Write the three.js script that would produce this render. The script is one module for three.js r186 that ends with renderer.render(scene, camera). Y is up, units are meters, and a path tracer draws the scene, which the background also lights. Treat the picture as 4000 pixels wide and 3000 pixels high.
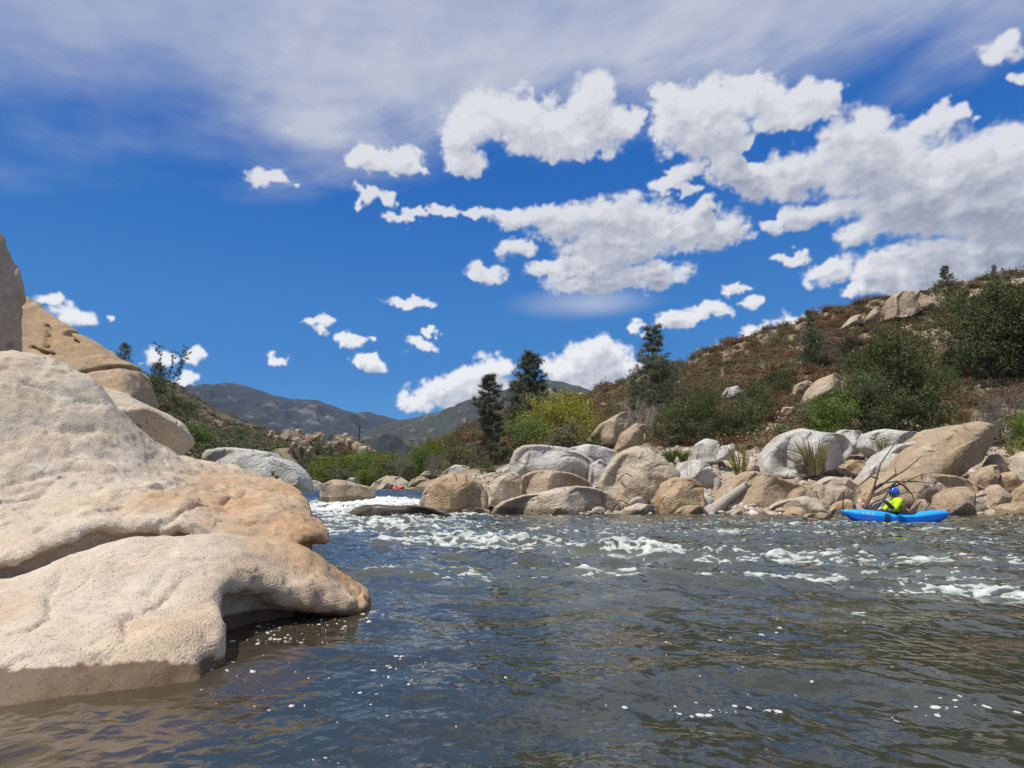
import * as THREE from 'three';
import { mergeGeometries, mergeVertices } from 'three/addons/utils/BufferGeometryUtils.js';

// ---------------------------------------------------------------- camera
const PITCH = Math.atan(428 / 2383), EYE = 0.75;                 // held by a paddler, 0.75 m above the water, tipped up ten degrees
const camera = new THREE.PerspectiveCamera(2 * Math.atan(1500 / 2383) * 180 / Math.PI, 4 / 3, 0.05, 30000);
camera.position.set(0, EYE, 0);
camera.rotation.x = PITCH;
const scene = new THREE.Scene();

// ---------------------------------------------------------------- small maths
const clamp = (x, a = 0, b = 1) => x < a ? a : x > b ? b : x;
const sstep = (a, b, x) => { const t = clamp((x - a) / (b - a)); return t * t * (3 - 2 * t); };
const mix = (a, b, t) => a + (b - a) * t;
const mix3 = (a, b, t) => [a[0] + (b[0] - a[0]) * t, a[1] + (b[1] - a[1]) * t, a[2] + (b[2] - a[2]) * t];
function rng(seed) { let s = seed >>> 0; return () => { s = (s + 0x6D2B79F5) >>> 0; let t = s; t = Math.imul(t ^ (t >>> 15), t | 1); t ^= t + Math.imul(t ^ (t >>> 7), t | 61); return ((t ^ (t >>> 14)) >>> 0) / 4294967296; }; }
const PERM = new Uint8Array(512);
{ const r = rng(77), p = [...Array(256).keys()]; for (let i = 255; i > 0; i--) { const j = Math.floor(r() * (i + 1)); [p[i], p[j]] = [p[j], p[i]]; } for (let i = 0; i < 512; i++) PERM[i] = p[i & 255]; }
const GX = new Float32Array(256), GY = new Float32Array(256), GZ = new Float32Array(256);
{ const r = rng(5); for (let i = 0; i < 256; i++) { const z = 2 * r() - 1, a = 2 * Math.PI * r(), q = Math.sqrt(1 - z * z); GX[i] = q * Math.cos(a); GY[i] = q * Math.sin(a); GZ[i] = z; } }
function noise(x, y, z) {                                         // gradient noise, about -0.7 .. 0.7, scaled to -1 .. 1
  const X = Math.floor(x), Y = Math.floor(y), Z = Math.floor(z), fx = x - X, fy = y - Y, fz = z - Z;
  const u = fx * fx * fx * (fx * (fx * 6 - 15) + 10), v = fy * fy * fy * (fy * (fy * 6 - 15) + 10), w = fz * fz * fz * (fz * (fz * 6 - 15) + 10);
  const a = X & 255, b = Y & 255, c = Z & 255, A = PERM[a] + b, B = PERM[(a + 1) & 255] + b;
  const AA = PERM[A & 511] + c, AB = PERM[(A + 1) & 511] + c, BA = PERM[B & 511] + c, BB = PERM[(B + 1) & 511] + c;
  const g = (h, p, q, r) => { const i = PERM[h & 511]; return GX[i] * p + GY[i] * q + GZ[i] * r; };
  const x0 = mix(g(AA, fx, fy, fz), g(BA, fx - 1, fy, fz), u), x1 = mix(g(AB, fx, fy - 1, fz), g(BB, fx - 1, fy - 1, fz), u);
  const x2 = mix(g(AA + 1, fx, fy, fz - 1), g(BA + 1, fx - 1, fy, fz - 1), u), x3 = mix(g(AB + 1, fx, fy - 1, fz - 1), g(BB + 1, fx - 1, fy - 1, fz - 1), u);
  return 1.45 * mix(mix(x0, x1, v), mix(x2, x3, v), w);
}
function fbm(x, y, z, n = 4, gain = 0.5) { let s = 0, a = 1, t = 0; for (let i = 0; i < n; i++) { s += a * noise(x, y, z); t += a; a *= gain; x = x * 2.03 + 17.1; y = y * 2.03 + 3.7; z = z * 2.03 + 9.2; } return s / t; }
function ridged(x, y, z, n = 4) { let s = 0, a = 1, t = 0; for (let i = 0; i < n; i++) { s += a * (1 - Math.abs(noise(x, y, z))); t += a; a *= 0.5; x = x * 2.1 + 7.1; y = y * 2.1 + 13.7; z = z * 2.1 + 1.2; } return s / t; }
function curve(pts) {                                             // piecewise smooth curve through [x, y] points
  return (x) => { if (x <= pts[0][0]) return pts[0][1]; for (let i = 1; i < pts.length; i++) if (x <= pts[i][0]) { const t = (x - pts[i - 1][0]) / (pts[i][0] - pts[i - 1][0]), s = t * t * (3 - 2 * t); return mix(pts[i - 1][1], pts[i][1], 0.5 * (s + t)); } return pts[pts.length - 1][1]; };
}

// ---------------------------------------------------------------- sky: air and clouds, by direction
const SUN = new THREE.Vector3(-0.40, 0.87, 0.27).normalize();
const CUMULUS = [                                                 // azimuth, elevation, half width, half height in degrees
  [-5, 32.3, 2.84, 1.86], [-1.2, 33.9, 4.31, 2], [3.1, 32.8, 5.22, 2.22], [8.3, 34.7, 2.83, 2.21], [9.6, 32.4, 3.25, 2.13], [6.3, 31.2, 4.68, 1.13],
  [-5, 30.1, 2.34, 1.07], [12.2, 32.6, 1.28, 1.63], [-14.6, 29.9, 1.77, 0.93], [-11.9, 29.6, 2.71, 1.06], [-9.6, 29.1, 1.15, 0.46], [-23.2, 26.8, 1.51, 0.88],
  [-20.9, 26.3, 0.37, 0.19], [-14.2, 26.7, 1.49, 0.85], [-12.2, 26.7, 0.89, 0.47], [-15.3, 25.8, 0.65, 0.39], [-11.1, 25.2, 1.43, 0.68], [-6.8, 25.7, 1.61, 0.52],
  [-3.5, 25.9, 1.85, 0.56], [-9.3, 25.2, 1.36, 0.4], [17, 33.1, 2.64, 2.19], [20, 33, 3.39, 2.08], [18.6, 31.1, 4.28, 2.16], [21.4, 28.8, 2.46, 2.18],
  [24.2, 32.7, 2.41, 1.42], [27.7, 31.5, 2.83, 1.61], [30.1, 31.4, 1.37, 1.31], [26, 30.6, 2.71, 1.1], [15.7, 34.7, 1.34, 1.04], [23.5, 34.1, 1.63, 0.47],
  [22.1, 27.2, 2.42, 1.55], [26, 26.3, 4.56, 1.98], [31.7, 28.1, 2.76, 2.18], [32.5, 25.8, 4.7, 2.73], [37.3, 27.5, 1.81, 1.11], [38.6, 27.7, 0.88, 0.62],
  [39.3, 23.9, 3.96, 2.55], [36.1, 22.4, 5.5, 2.69], [41.6, 23.8, 2.65, 2.32], [40.3, 20.6, 4.07, 2.74], [27.6, 22.9, 3.65, 1.1], [31, 20.7, 2.04, 1.37],
  [25.3, 22.7, 1.82, 0.82], [17.1, 28.3, 1.72, 0.75], [15.7, 27.3, 1.74, 0.61], [17.9, 26.7, 1.27, 0.46], [1.1, 25.4, 4.17, 0.97], [5.7, 24.9, 5.04, 1.82],
  [11.2, 24.6, 5.34, 2.16], [16.8, 23.3, 4.66, 1.97], [20.1, 22.5, 2.36, 1.25], [10.6, 22.2, 5.76, 1.63], [7.9, 20.9, 3.59, 0.83], [19, 25, 1.04, 0.96],
  [0.2, 22.4, 1.84, 1.08], [-2.6, 20.5, 2.05, 0.93], [3.4, 20.5, 2.27, 0.84], [7.9, 19.3, 4.9, 1.01], [13.2, 19.6, 4.32, 1.07], [-9.7, 17.7, 2.55, 0.46],
  [-18.3, 14.9, 1.38, 0.57], [-15.3, 13.7, 1.46, 0.5], [-13.1, 13.9, 0.51, 0.3], [-21.5, 11.6, 1.04, 0.44], [-13.3, 11.7, 1.43, 0.68], [-8.9, 13.8, 1.83, 0.56],
  [-8.1, 15, 1.19, 0.34], [20.4, 18, 1.2, 0.48], [21.8, 18, 0.71, 0.32], [22.7, 16.6, 1, 0.63], [12.3, 15.3, 0.86, 0.59], [15.1, 15.7, 1.51, 0.91],
  [18.5, 16.3, 2.11, 0.82], [17, 15.5, 2.06, 0.41], [8.1, 12.6, 2.7, 1.93], [5.9, 11.8, 2.63, 1.73], [10.7, 11.1, 2.05, 1.71], [8.1, 9.8, 4.96, 1.72],
  [4.4, 10.8, 1.32, 0.95], [-1.4, 11.5, 1.86, 1.3], [-3.8, 10.6, 2.2, 1.3], [-6.4, 9.2, 2.61, 1.3], [-9, 8.1, 2.14, 1.07], [-2.5, 9.3, 3.95, 1.74],
  [19.4, 12.1, 2.18, 1.15], [22.6, 12.9, 2.09, 1.12], [25.7, 14, 2.37, 0.94], [28.1, 14.3, 1.4, 0.65], [32.3, 17.4, 1.63, 1.52], [35.3, 17.9, 2.6, 1.68],
  [38.3, 17.7, 2.69, 1.41], [40.7, 17, 2.24, 1.57], [36.9, 16.2, 5.55, 1.45], [31.2, 16.5, 1.99, 0.51], [28.6, 18.2, 2.53, 0.97], [25.4, 19.6, 1.79, 0.5],
  [-36.9, 13.4, 1.04, 0.97], [-38.3, 14.3, 0.7, 0.58], [-34.3, 13.3, 0.28, 0.25], [-30.6, 11, 1.06, 0.6], [-28.2, 11.3, 0.93, 0.73], [-28.4, 9.3, 0.82, 0.92],
  [-28.8, 8.3, 1.15, 0.76], [42.2, 31, 1.29, 1.19], [42.7, 28.7, 0.52, 0.46],];
const GAPS = [[23.7, 29, 1.7, 0.7], [26.1, 29.4, 0.9, 0.5], [24.2, 23.5, 0.8, 0.4]];
const skyTexture = (() => {
  const W = 4096, H = 2048, half = H / 2, deg = Math.PI / 180, data = new Float32Array(W * H * 4);
  const per = W / 360, F = new Float32Array(W * half).fill(-1), D = new Float32Array(W * half);
  const r = rng(31), blobs = CUMULUS.map((b) => [...b, 1]);
  for (let k = 0; k < 70; k++) {                                  // the same fair-weather cumulus all round
    const az = 52 + r() * 256, el = 7 + r() * r() * 50, n = 3 + Math.floor(r() * 8), w = (2 + 5 * r()) * (0.6 + el / 40);
    for (let i = 0; i < n; i++) blobs.push([az + (r() - 0.5) * 2.6 * w, el + (r() - 0.4) * w * 0.7, w * (0.35 + 0.6 * r()), w * (0.2 + 0.25 * r()), 1]);
  }
  for (const g of GAPS) blobs.push([...g, -1]);
  for (const [az, el, rx, ry, s] of blobs) {
    const st = 1 / Math.max(0.25, Math.cos(el * deg)), cx = ((az - 90) / 360 + 0.5) * W, cy = el * per;   // azimuth 0 is -z
    const wide = s < 0 ? rx : Math.max(rx, 0.5), high = s < 0 ? ry : Math.max(ry, 0.3), X = Math.ceil(wide * per * 2.2), Y = Math.ceil(high * per * 2.2);
    for (let y = Math.max(0, Math.floor(cy - Y)); y < Math.min(half, cy + Y); y++) for (let x = Math.floor(cx - X); x < cx + X; x++) {
      const dx = (x - cx) / (wide * per), dy = (y - cy) / (high * per), v = 1 - (dx * dx + dy * dy) * (dy < 0 ? 1.15 : 1), i = y * W + ((x % W) + W) % W;
      if (s > 0) { if (v > -1) { const o = F[i], m = Math.max(o, v), n = Math.min(o, v); F[i] = Math.min(1.5, m + 0.25 * sstep(-0.8, 0.8, n) * (1 - sstep(0, 1.4, m))); } } else if (v > 0) F[i] -= 1.6 * sstep(0, 0.7, v);
    }
  }
  const EDGE = curve([[-60, 28], [-44, 25], [-33, 28], [-22, 28.5], [-10, 31], [5, 33.6], [15, 34], [27, 33.5], [43, 31], [60, 31]]);
  const nx = new Float32Array(W * half), veil = new Float32Array(W * half);
  for (let y = 0; y < half; y++) {
    const el = (y + 0.5) / half * 90 * deg, ce = Math.cos(el), se = Math.sin(el);
    for (let x = 0; x < W; x++) {
      const a = ((x + 0.5) / W - 0.5) * 2 * Math.PI, dx = Math.cos(a) * ce, dz = Math.sin(a) * ce, i = y * W + x;
      const wx = noise(dx * 22, se * 30, dz * 22) * 12 + noise(dx * 60, se * 70, dz * 60 + 5) * 6.5 + noise(dx * 150, se * 170, dz * 150) * 3.2, wy = noise(dx * 22 + 9, se * 30, dz * 22) * 9 + noise(dx * 60 + 4, se * 70, dz * 60) * 5.5 + noise(dx * 150 + 4, se * 170, dz * 150) * 2.8;
      const X = ((Math.round(x + wx * 1.0) % W) + W) % W, Y = clamp(Math.round(y + wy), 0, half - 1), f = F[Y * W + X];
      if (f > -1) { nx[i] = fbm(dx * 34, se * 44, dz * 34, 5, 0.6); D[i] = f + 0.85 * nx[i]; } else D[i] = -2;
      // a veil of high cloud over the upper sky, thinning to clear air lower down
      const azd = (Math.atan2(dx, -dz)) / deg, eld = el / deg;
      const out = sstep(46, 75, Math.abs(azd)), edge = mix(EDGE(azd), 31, out) + out * 7 * noise(dx * 1.7 + 2.2, 0.4, dz * 1.7 + 4);
      const streak = fbm(dx * 4 + 0.7 * se, se * 13 - dx * 2.6, dz * 4, 5, 0.55), fine = fbm(dx * 14 + 3 * se, se * 40 - dx * 6, dz * 14, 4, 0.6);
      let v = sstep(-3.5, mix(8, 5.5, sstep(-30, -20, azd)), eld - edge + 5.5 * streak + 1.2 * fine) * (0.80 + 0.35 * streak + 0.16 * fine) * mix(0.72, 1, sstep(-33, -20, azd)) * mix(1, 0.8, sstep(12, 34, azd));
      v = Math.max(v, 0.62 * sstep(1, 0, Math.hypot((azd - 6.9) / 9, (eld - 17.6) / 1.9)) * (0.8 + streak));
      veil[i] = clamp(v, 0, 0.92);
    }
  }
  const air = curve([[0, 0], [4, 0.35], [12, 0.66], [30, 1], [90, 1.25]]);
  for (let y = 0; y < H; y++) for (let x = 0; x < W; x++) {
    const o = (y * W + x) * 4;
    if (y < half) { data[o] = 0.11; data[o + 1] = 0.115; data[o + 2] = 0.115; data[o + 3] = 1; continue; }
    const j = y - half, i = j * W + x, k = air((j + 0.5) / half * 90);
    let c = mix3([0.105, 0.40, 0.80], [0.014, 0.132, 0.485], Math.min(1, k));
    if (k > 1) c = mix3(c, [0.030, 0.115, 0.40], (k - 1) * 4);
    const v = veil[i];
    const vs = clamp(0.5 + 1.6 * (veil[Math.min(half - 1, j + 26) * W + x] - v));
    c = mix3(c, mix3([0.60, 0.635, 0.72], [0.50, 0.53, 0.63], vs), v);
    const d = D[i];
    if (d > -0.6) {
      const up = (n, s) => clamp(D[Math.min(half - 1, j + n) * W + ((x + s + W) % W)], -0.6, 1.3);
      const a = Math.pow(sstep(-0.48, 0.46, d + 0.10 * noise(x * 0.21, j * 0.26, 4)), 1.25), dc = Math.min(d, 1.3), big = Math.max(1, (j / half * 90) / 14);
      let over = 0; for (const n of [7, 14, 24, 38, 56]) over += clamp(0.1 + up(Math.round(n * big), -Math.round(n * big * 0.35)), 0, 1) / 5;
      const lit = clamp(1.0 - 1.02 * over + 0.36 * (dc - up(4, -2)) + 0.26 * (dc - up(11, -4)) + 0.26 * nx[i]);
      const el = (j + 0.5) / half * 90, tops = mix3([0.76, 0.77, 0.81], [0.95, 0.95, 0.96], sstep(24, 10, el)), base = mix3([0.32, 0.345, 0.43], [0.46, 0.49, 0.58], sstep(0.9, 0.1, d));
      c = mix3(c, mix3(base, tops, lit), a * 0.97);
    }
    data[o] = c[0]; data[o + 1] = c[1]; data[o + 2] = c[2]; data[o + 3] = 1;
  }
  const t = new THREE.DataTexture(data, W, H, THREE.RGBAFormat, THREE.FloatType);
  t.mapping = THREE.EquirectangularReflectionMapping; t.magFilter = THREE.LinearFilter; t.needsUpdate = true;
  return t;
})();
scene.background = skyTexture;
scene.environment = skyTexture;
scene.fog = new THREE.FogExp2(new THREE.Color(0.50, 0.70, 1.0), 0.000042);

// ---------------------------------------------------------------- sun and exposure
const sun = new THREE.DirectionalLight(new THREE.Color(1, 0.955, 0.87), 5.0);
sun.position.copy(SUN).multiplyScalar(200);
sun.castShadow = true;
sun.shadow.mapSize.set(4096, 4096);
Object.assign(sun.shadow.camera, { left: -150, right: 150, top: 150, bottom: -150, near: 1, far: 600 });
scene.add(sun);
const renderer = new THREE.WebGLRenderer({ antialias: true });
renderer.toneMapping = THREE.LinearToneMapping;
renderer.toneMappingExposure = 1.0;
renderer.shadowMap.enabled = true;

// ---------------------------------------------------------------- helpers
const cosP = Math.cos(PITCH), sinP = Math.sin(PITCH);
function at(px, py, D) {                                          // the point D metres up the valley that a sight line of the survey picture meets
  const u = (px - 2000) / 2383, v = (1500 - py) / 2383, t = D / (cosP - v * sinP);
  return new THREE.Vector3(u * t, EYE + t * (v * cosP + sinP), -D);
}
const onLevel = (px, py, y = 0) => { const v = (1500 - py) / 2383, t = (y - EYE) / (v * cosP + sinP); return at(px, py, t * (cosP - v * sinP)); };
const V = (x, y, z) => new THREE.Vector3(x, y, z);
const used = new Map();
const numbered = (name) => { const n = used.get(name) ?? 0; used.set(name, n + 1); return n ? name + '_' + String(n).padStart(3, '0') : name; };
function tag(o, label, category, group, kind) {
  if (label) o.userData.label = label;
  if (category) o.userData.category = category;
  if (group) o.userData.group = group;
  if (kind) o.userData.kind = kind;
  return o;
}
function put(name, geometry, material, parent = scene) {
  const m = new THREE.Mesh(geometry, material);
  m.name = parent === scene ? numbered(name) : name;
  parent.add(m);
  return m;
}
function base(name, p, label, category, group) {
  const g = new THREE.Group();
  g.name = numbered(name); g.position.copy(p); scene.add(g);
  return tag(g, label, category, group);
}
function geo(pos, idx, col, uv) {
  const g = new THREE.BufferGeometry();
  g.setAttribute('position', new THREE.Float32BufferAttribute(pos, 3));
  if (col) g.setAttribute('color', new THREE.Float32BufferAttribute(col, 3));
  if (uv) g.setAttribute('uv', new THREE.Float32BufferAttribute(uv, 2));
  if (idx) g.setIndex(new THREE.BufferAttribute(new Uint32Array(idx), 1));
  return g;
}
function boxUV(g, per = 1) {                                      // uv in metres, each face from the side it mostly faces
  const f = g.index ? g.toNonIndexed() : g, p = f.attributes.position.array, uv = new Float32Array(p.length / 3 * 2);
  for (let i = 0; i < p.length; i += 9) {
    const ax = p[i + 3] - p[i], ay = p[i + 4] - p[i + 1], az = p[i + 5] - p[i + 2], bx = p[i + 6] - p[i], by = p[i + 7] - p[i + 1], bz = p[i + 8] - p[i + 2];
    const nx = Math.abs(ay * bz - az * by), ny = Math.abs(az * bx - ax * bz), nz = Math.abs(ax * by - ay * bx);
    for (let k = 0; k < 3; k++) {
      const x = p[i + 3 * k], y = p[i + 3 * k + 1], z = p[i + 3 * k + 2], o = (i / 3 + k) * 2;
      if (ny >= nx && ny >= nz) { uv[o] = x * per; uv[o + 1] = z * per; } else if (nx > nz) { uv[o] = z * per + 0.37; uv[o + 1] = y * per; } else { uv[o] = x * per + 0.71; uv[o + 1] = y * per + 0.21; }
    }
  }
  f.setAttribute('uv', new THREE.BufferAttribute(uv, 2));
  return f;
}
function texture(n, fn, srgb) {                                   // tiling texture from fn(u, v) -> grey or [r, g, b], 0 .. 1
  const d = new Uint8Array(n * n * 4);
  for (let y = 0; y < n; y++) for (let x = 0; x < n; x++) { const c = fn(x / n, y / n), o = (y * n + x) * 4; for (let k = 0; k < 3; k++) d[o + k] = clamp(Array.isArray(c) ? c[k] : c) * 255; d[o + 3] = 255; }
  const t = new THREE.DataTexture(d, n, n);
  t.wrapS = t.wrapT = THREE.RepeatWrapping; t.magFilter = THREE.LinearFilter; t.needsUpdate = true;
  if (srgb) t.colorSpace = THREE.SRGBColorSpace;
  return t;
}
function tile(u, v, P, seed = 0, n = 1, gain = 0.5) {             // tiling gradient noise, P cells a side
  let s = 0, a = 1, t = 0;
  for (let o = 0; o < n; o++) {
    const x = u * P, y = v * P, X = Math.floor(x), Y = Math.floor(y), fx = x - X, fy = y - Y, p = fx * fx * (3 - 2 * fx), q = fy * fy * (3 - 2 * fy);
    const g = (i, j, dx, dy) => { const h = PERM[(PERM[((i % P) + P) % P & 255] + (((j % P) + P) % P) + seed + o * 31) & 511] & 255, r = h / 256 * 6.2832; return Math.cos(r) * dx + Math.sin(r) * dy; };
    s += a * 1.4 * mix(mix(g(X, Y, fx, fy), g(X + 1, Y, fx - 1, fy), p), mix(g(X, Y + 1, fx, fy - 1), g(X + 1, Y + 1, fx - 1, fy - 1), p), q); t += a; a *= gain; P *= 2;
  }
  return s / t;
}
function cells(x, y, z) {                                         // [distance to the nearest joint, a number for the block]
  const X = Math.floor(x), Y = Math.floor(y), Z = Math.floor(z); let a = 9, b = 9, id = 0;
  for (let k = -1; k < 2; k++) for (let j = -1; j < 2; j++) for (let i = -1; i < 2; i++) { const h = PERM[(PERM[(PERM[(X + i) & 255] + Y + j) & 255] + Z + k) & 255], dx = X + i + PERM[h] / 256 - x, dy = Y + j + PERM[h + 57] / 256 - y, dz = Z + k + PERM[h + 131] / 256 - z, d = dx * dx + dy * dy + dz * dz; if (d < a) { b = a; a = d; id = h; } else if (d < b) b = d; }
  return [Math.sqrt(b) - Math.sqrt(a), id / 255];
}

// ---------------------------------------------------------------- the lie of the land
const BANK_LEFT = curve([[-8, -7], [0, -4.5], [2, -3.4], [5, -2.6], [8, -3.2], [12, -4.4], [25, -8.4], [36, -12.2], [50, -17], [60, -22], [200, -70]]);
const BANK_RIGHT = curve([[22, 3], [24, -0.3], [27, -2], [36, -5.6], [50, -6.2], [60, -9]]);
const LEVEL = curve([[26, 0], [28.3, 0.22], [30, 0.42], [33, 0.92], [36, 0.95], [60, 0.97]]);
const RIDGE = curve([[-40, 2], [-18, 5.5], [-7, 14.5], [0, 15.5], [11.5, 17.5], [30, 23.6], [39, 27], [51, 31.2], [60, 34], [67, 36], [76, 36.2], [83, 39.2], [92, 40.5], [130, 47]]);
function offRiver(x, D) {                                         // metres from the water's edge, negative in the river
  const l = BANK_LEFT(D) - x, w = 0.7 * noise(x * 0.3, 1.5, D * 0.3);
  return Math.min(Math.max(D - 22.6, l), Math.max(D - 48, l, x - BANK_RIGHT(D))) + w;
}
function land(x, D) {
  const s = offRiver(x, D), lv = LEVEL(D);
  if (s <= 0) return lv - 0.15 - 0.9 * (1 - Math.exp(s * 0.5)) + 0.08 * noise(x * 1.2, 0, D * 1.2);
  const left = x < BANK_LEFT(D) + 0.5 && D < 140;
  let h = lv - 0.15;
  if (left) h += Math.min(s, 2) * 0.3 + 0.95 * Math.max(0, s - 3) * (1 - 0.25 * sstep(5, 12, s));
  if (left) { const cap = mix(9.5, 3, sstep(48, 85, D)); h = cap * (1 - Math.exp(-h / cap)); }
  else {
    const flat = sstep(1, -5, x) * sstep(38, 46, D);                // the level ground beyond the upper pool
    h += 2.9 * (1 - Math.exp(-s / 9)) * (1 - 0.82 * flat);
    const e = Math.pow(clamp((D - 31) / 79), 1.28) * (1 - flat * sstep(80, 56, D)), r = RIDGE(x);
    h += D <= 110 ? Math.max(0, r - 3.2) * e : Math.max(0, r - 3.2) - (D - 110) * 0.25;
    h += sstep(35, 60, D) * (1.0 * fbm(x * 0.09, 3, D * 0.09, 3) + 0.25 * noise(x * 0.5, 3, D * 0.5)) * Math.min(1, r / 12);
  }
  return h + 0.16 * fbm(x * 0.7, 7, D * 0.7, 3) * Math.min(1, s);
}
function ground(px, py, from = 22, to = 135) {                    // where that sight line meets the land
  for (let D = from; D < to; D += 0.2) { const p = at(px, py, D); if (p.y <= land(p.x, D)) { p.y = land(p.x, D); return p; } }
  const p = at(px, py, 109); p.y = land(p.x, 109); return p;
}
function sheet(rows, cols, half, y, keep, colour, uvPer) {        // a graded sheet of ground or water: y(x, D), finer towards the near bank
  const W = cols + 1, pos = [], col = colour && [], uv = uvPer && [], idx = [], ok = new Uint8Array(rows.length * W);
  rows.forEach((D, j) => { for (let i = 0; i < W; i++) { const x = half(D) * (2 * i / cols - 1), h = y(x, D); pos.push(x, h, -D); ok[j * W + i] = keep ? keep(x, D, h) : 1; if (col) col.push(...colour(x, D, h)); if (uv) uv.push(x * uvPer, -D * uvPer); } });
  for (let j = 0; j + 1 < rows.length; j++) for (let i = 0; i < cols; i++) { const a = j * W + i, b = a + 1, c = a + W, d = c + 1; if (ok[a] + ok[b] + ok[c] + ok[d] > 0) idx.push(a, b, c, b, d, c); }
  const used = new Int32Array(pos.length / 3).fill(-1), p2 = [], c2 = col && [], u2 = uv && []; let n = 0;
  for (let k = 0; k < idx.length; k++) { const v = idx[k]; if (used[v] < 0) { used[v] = n++; p2.push(pos[3 * v], pos[3 * v + 1], pos[3 * v + 2]); if (col) c2.push(col[3 * v], col[3 * v + 1], col[3 * v + 2]); if (uv) u2.push(uv[2 * v], uv[2 * v + 1]); } idx[k] = used[v]; }
  const g = geo(p2, idx, c2, u2); g.computeVertexNormals(); return g;
}
const rowsOf = (from, to, shift, ratio) => { const r = []; for (let q = from + shift; q < to + shift; q *= ratio) r.push(q - shift); return r; };

// ---------------------------------------------------------------- shared textures
const specks = texture(1024, (u, v) => {
  const f = tile(u, v, 150, 3), g = tile(u, v, 72, 9), h = tile(u, v, 210, 40), m = tile(u, v, 6, 5, 4), q = tile(u, v, 22, 7, 2);
  const dark = sstep(0.40, 0.60, f) * 0.5 * clamp(0.6 + q) + sstep(0.46, 0.62, g + 0.2 * q) * 0.30, t = 0.86 + 0.10 * m + 0.07 * q + 0.08 * h - dark;
  return [t * 1.01, t, t * 0.98 - 0.02 * m];
}, false);
const grit = texture(1024, (u, v) => 0.55 + 0.22 * tile(u, v, 9, 2, 6, 0.70) + 0.12 * tile(u, v, 120, 11) - 0.35 * sstep(0.86, 1, 1 - Math.abs(tile(u + 0.03 * tile(u, v, 5, 4), v, 5, 21, 2))) * sstep(0.1, 0.4, tile(u, v, 4, 17)), false);
const weather = texture(1024, (u, v) => {                         // stains, lichen and grain of boulders seen across the river
  const a = tile(u, v, 5, 1, 6, 0.6), b = tile(u, v, 24, 6, 4, 0.65), c = tile(u, v, 90, 2, 2), s = tile(u, v * 0.5 + 0.5 * Math.floor(v * 2), 40, 12, 2);
  const t = 0.86 + 0.20 * a + 0.16 * b + 0.13 * c - 0.42 * sstep(0.26, 0.46, b + 0.35 * c) - 0.25 * sstep(0.3, 0.5, a + 0.5 * c);
  return [t * 1.01, t - 0.012 * a, t * 0.97 - 0.04 * a + 0.02 * s];
}, false);
const rugged = texture(1024, (u, v) => { const w = u + 0.04 * tile(u, v, 5, 4, 2), q = v + 0.04 * tile(u, v, 5, 14, 2), j = 1 - Math.abs(tile(w, q, 4, 21, 2)), f = Math.floor(6 * (0.5 + 0.5 * tile(w, q, 5, 33, 3))) / 6; return 0.42 + 0.20 * f + 0.24 * tile(u, v, 12, 2, 6, 0.68) + 0.05 * tile(u, v, 120, 3) - 0.4 * sstep(0.93, 1, j) * sstep(-0.2, 0.2, tile(u, v, 5, 17)); }, false);
const boulderMat = new THREE.MeshStandardMaterial({ vertexColors: true, roughness: 0.95, map: weather, bumpMap: rugged, bumpScale: 0.20 });
const rockMat = new THREE.MeshStandardMaterial({ vertexColors: true, roughness: 0.93, map: specks, bumpMap: grit, bumpScale: 0.016 });
const rockWet = new THREE.MeshStandardMaterial({ vertexColors: true, roughness: 0.78, map: specks, bumpMap: grit, bumpScale: 0.006 });
const soilMat = new THREE.MeshStandardMaterial({ vertexColors: true, roughness: 1 });

// ---------------------------------------------------------------- ground of the valley, from the river bed to the ridge
const soil = (x, D, h) => {
  const s = offRiver(x, D), n = fbm(x * 0.25, 2, D * 0.25, 4), m = fbm(x * 1.3, 5, D * 1.3, 3), k = noise(x * 3.7, 5, D * 3.7);
  let c = mix3([0.25, 0.19, 0.13], [0.42, 0.345, 0.26], clamp(0.5 + 0.9 * m + 0.4 * k));
  c = mix3(c, [0.19, 0.112, 0.058], sstep(30, 42, D) * clamp(0.45 + 1.0 * n + 0.6 * k));
  c = mix3(c, [0.155, 0.135, 0.072], sstep(30, 46, D) * clamp(0.30 - 0.9 * n + 0.7 * m));
  c = mix3(c, mix3([0.40, 0.32, 0.20], [0.28, 0.20, 0.12], clamp(0.5 + m)), 0.85 * sstep(24, 29, x) * sstep(33, 36, D) * sstep(52, 45, D));
  c = mix3(c, [0.36, 0.26, 0.15], sstep(34, 46, D) * sstep(0.28, 0.42, fbm(x * 0.12 + 3, 8, D * 0.12, 3)) * 0.8);
  if (x < BANK_LEFT(D)) c = mix3(c, [0.16, 0.14, 0.075], 0.6);
  return s < 0.3 ? mix3([0.055, 0.047, 0.032], [0.09, 0.075, 0.05], clamp(0.5 + m)) : c.map((v) => v * (0.9 + 0.25 * k));
};
tag(put('valley_ground', sheet(rowsOf(-7.5, 175, 10, 1.012), 300, (D) => 1.2 * (D + 10) + 4, (x, D) => land(x, D), null, soil), soilMat), null, null, null, 'structure');

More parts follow.
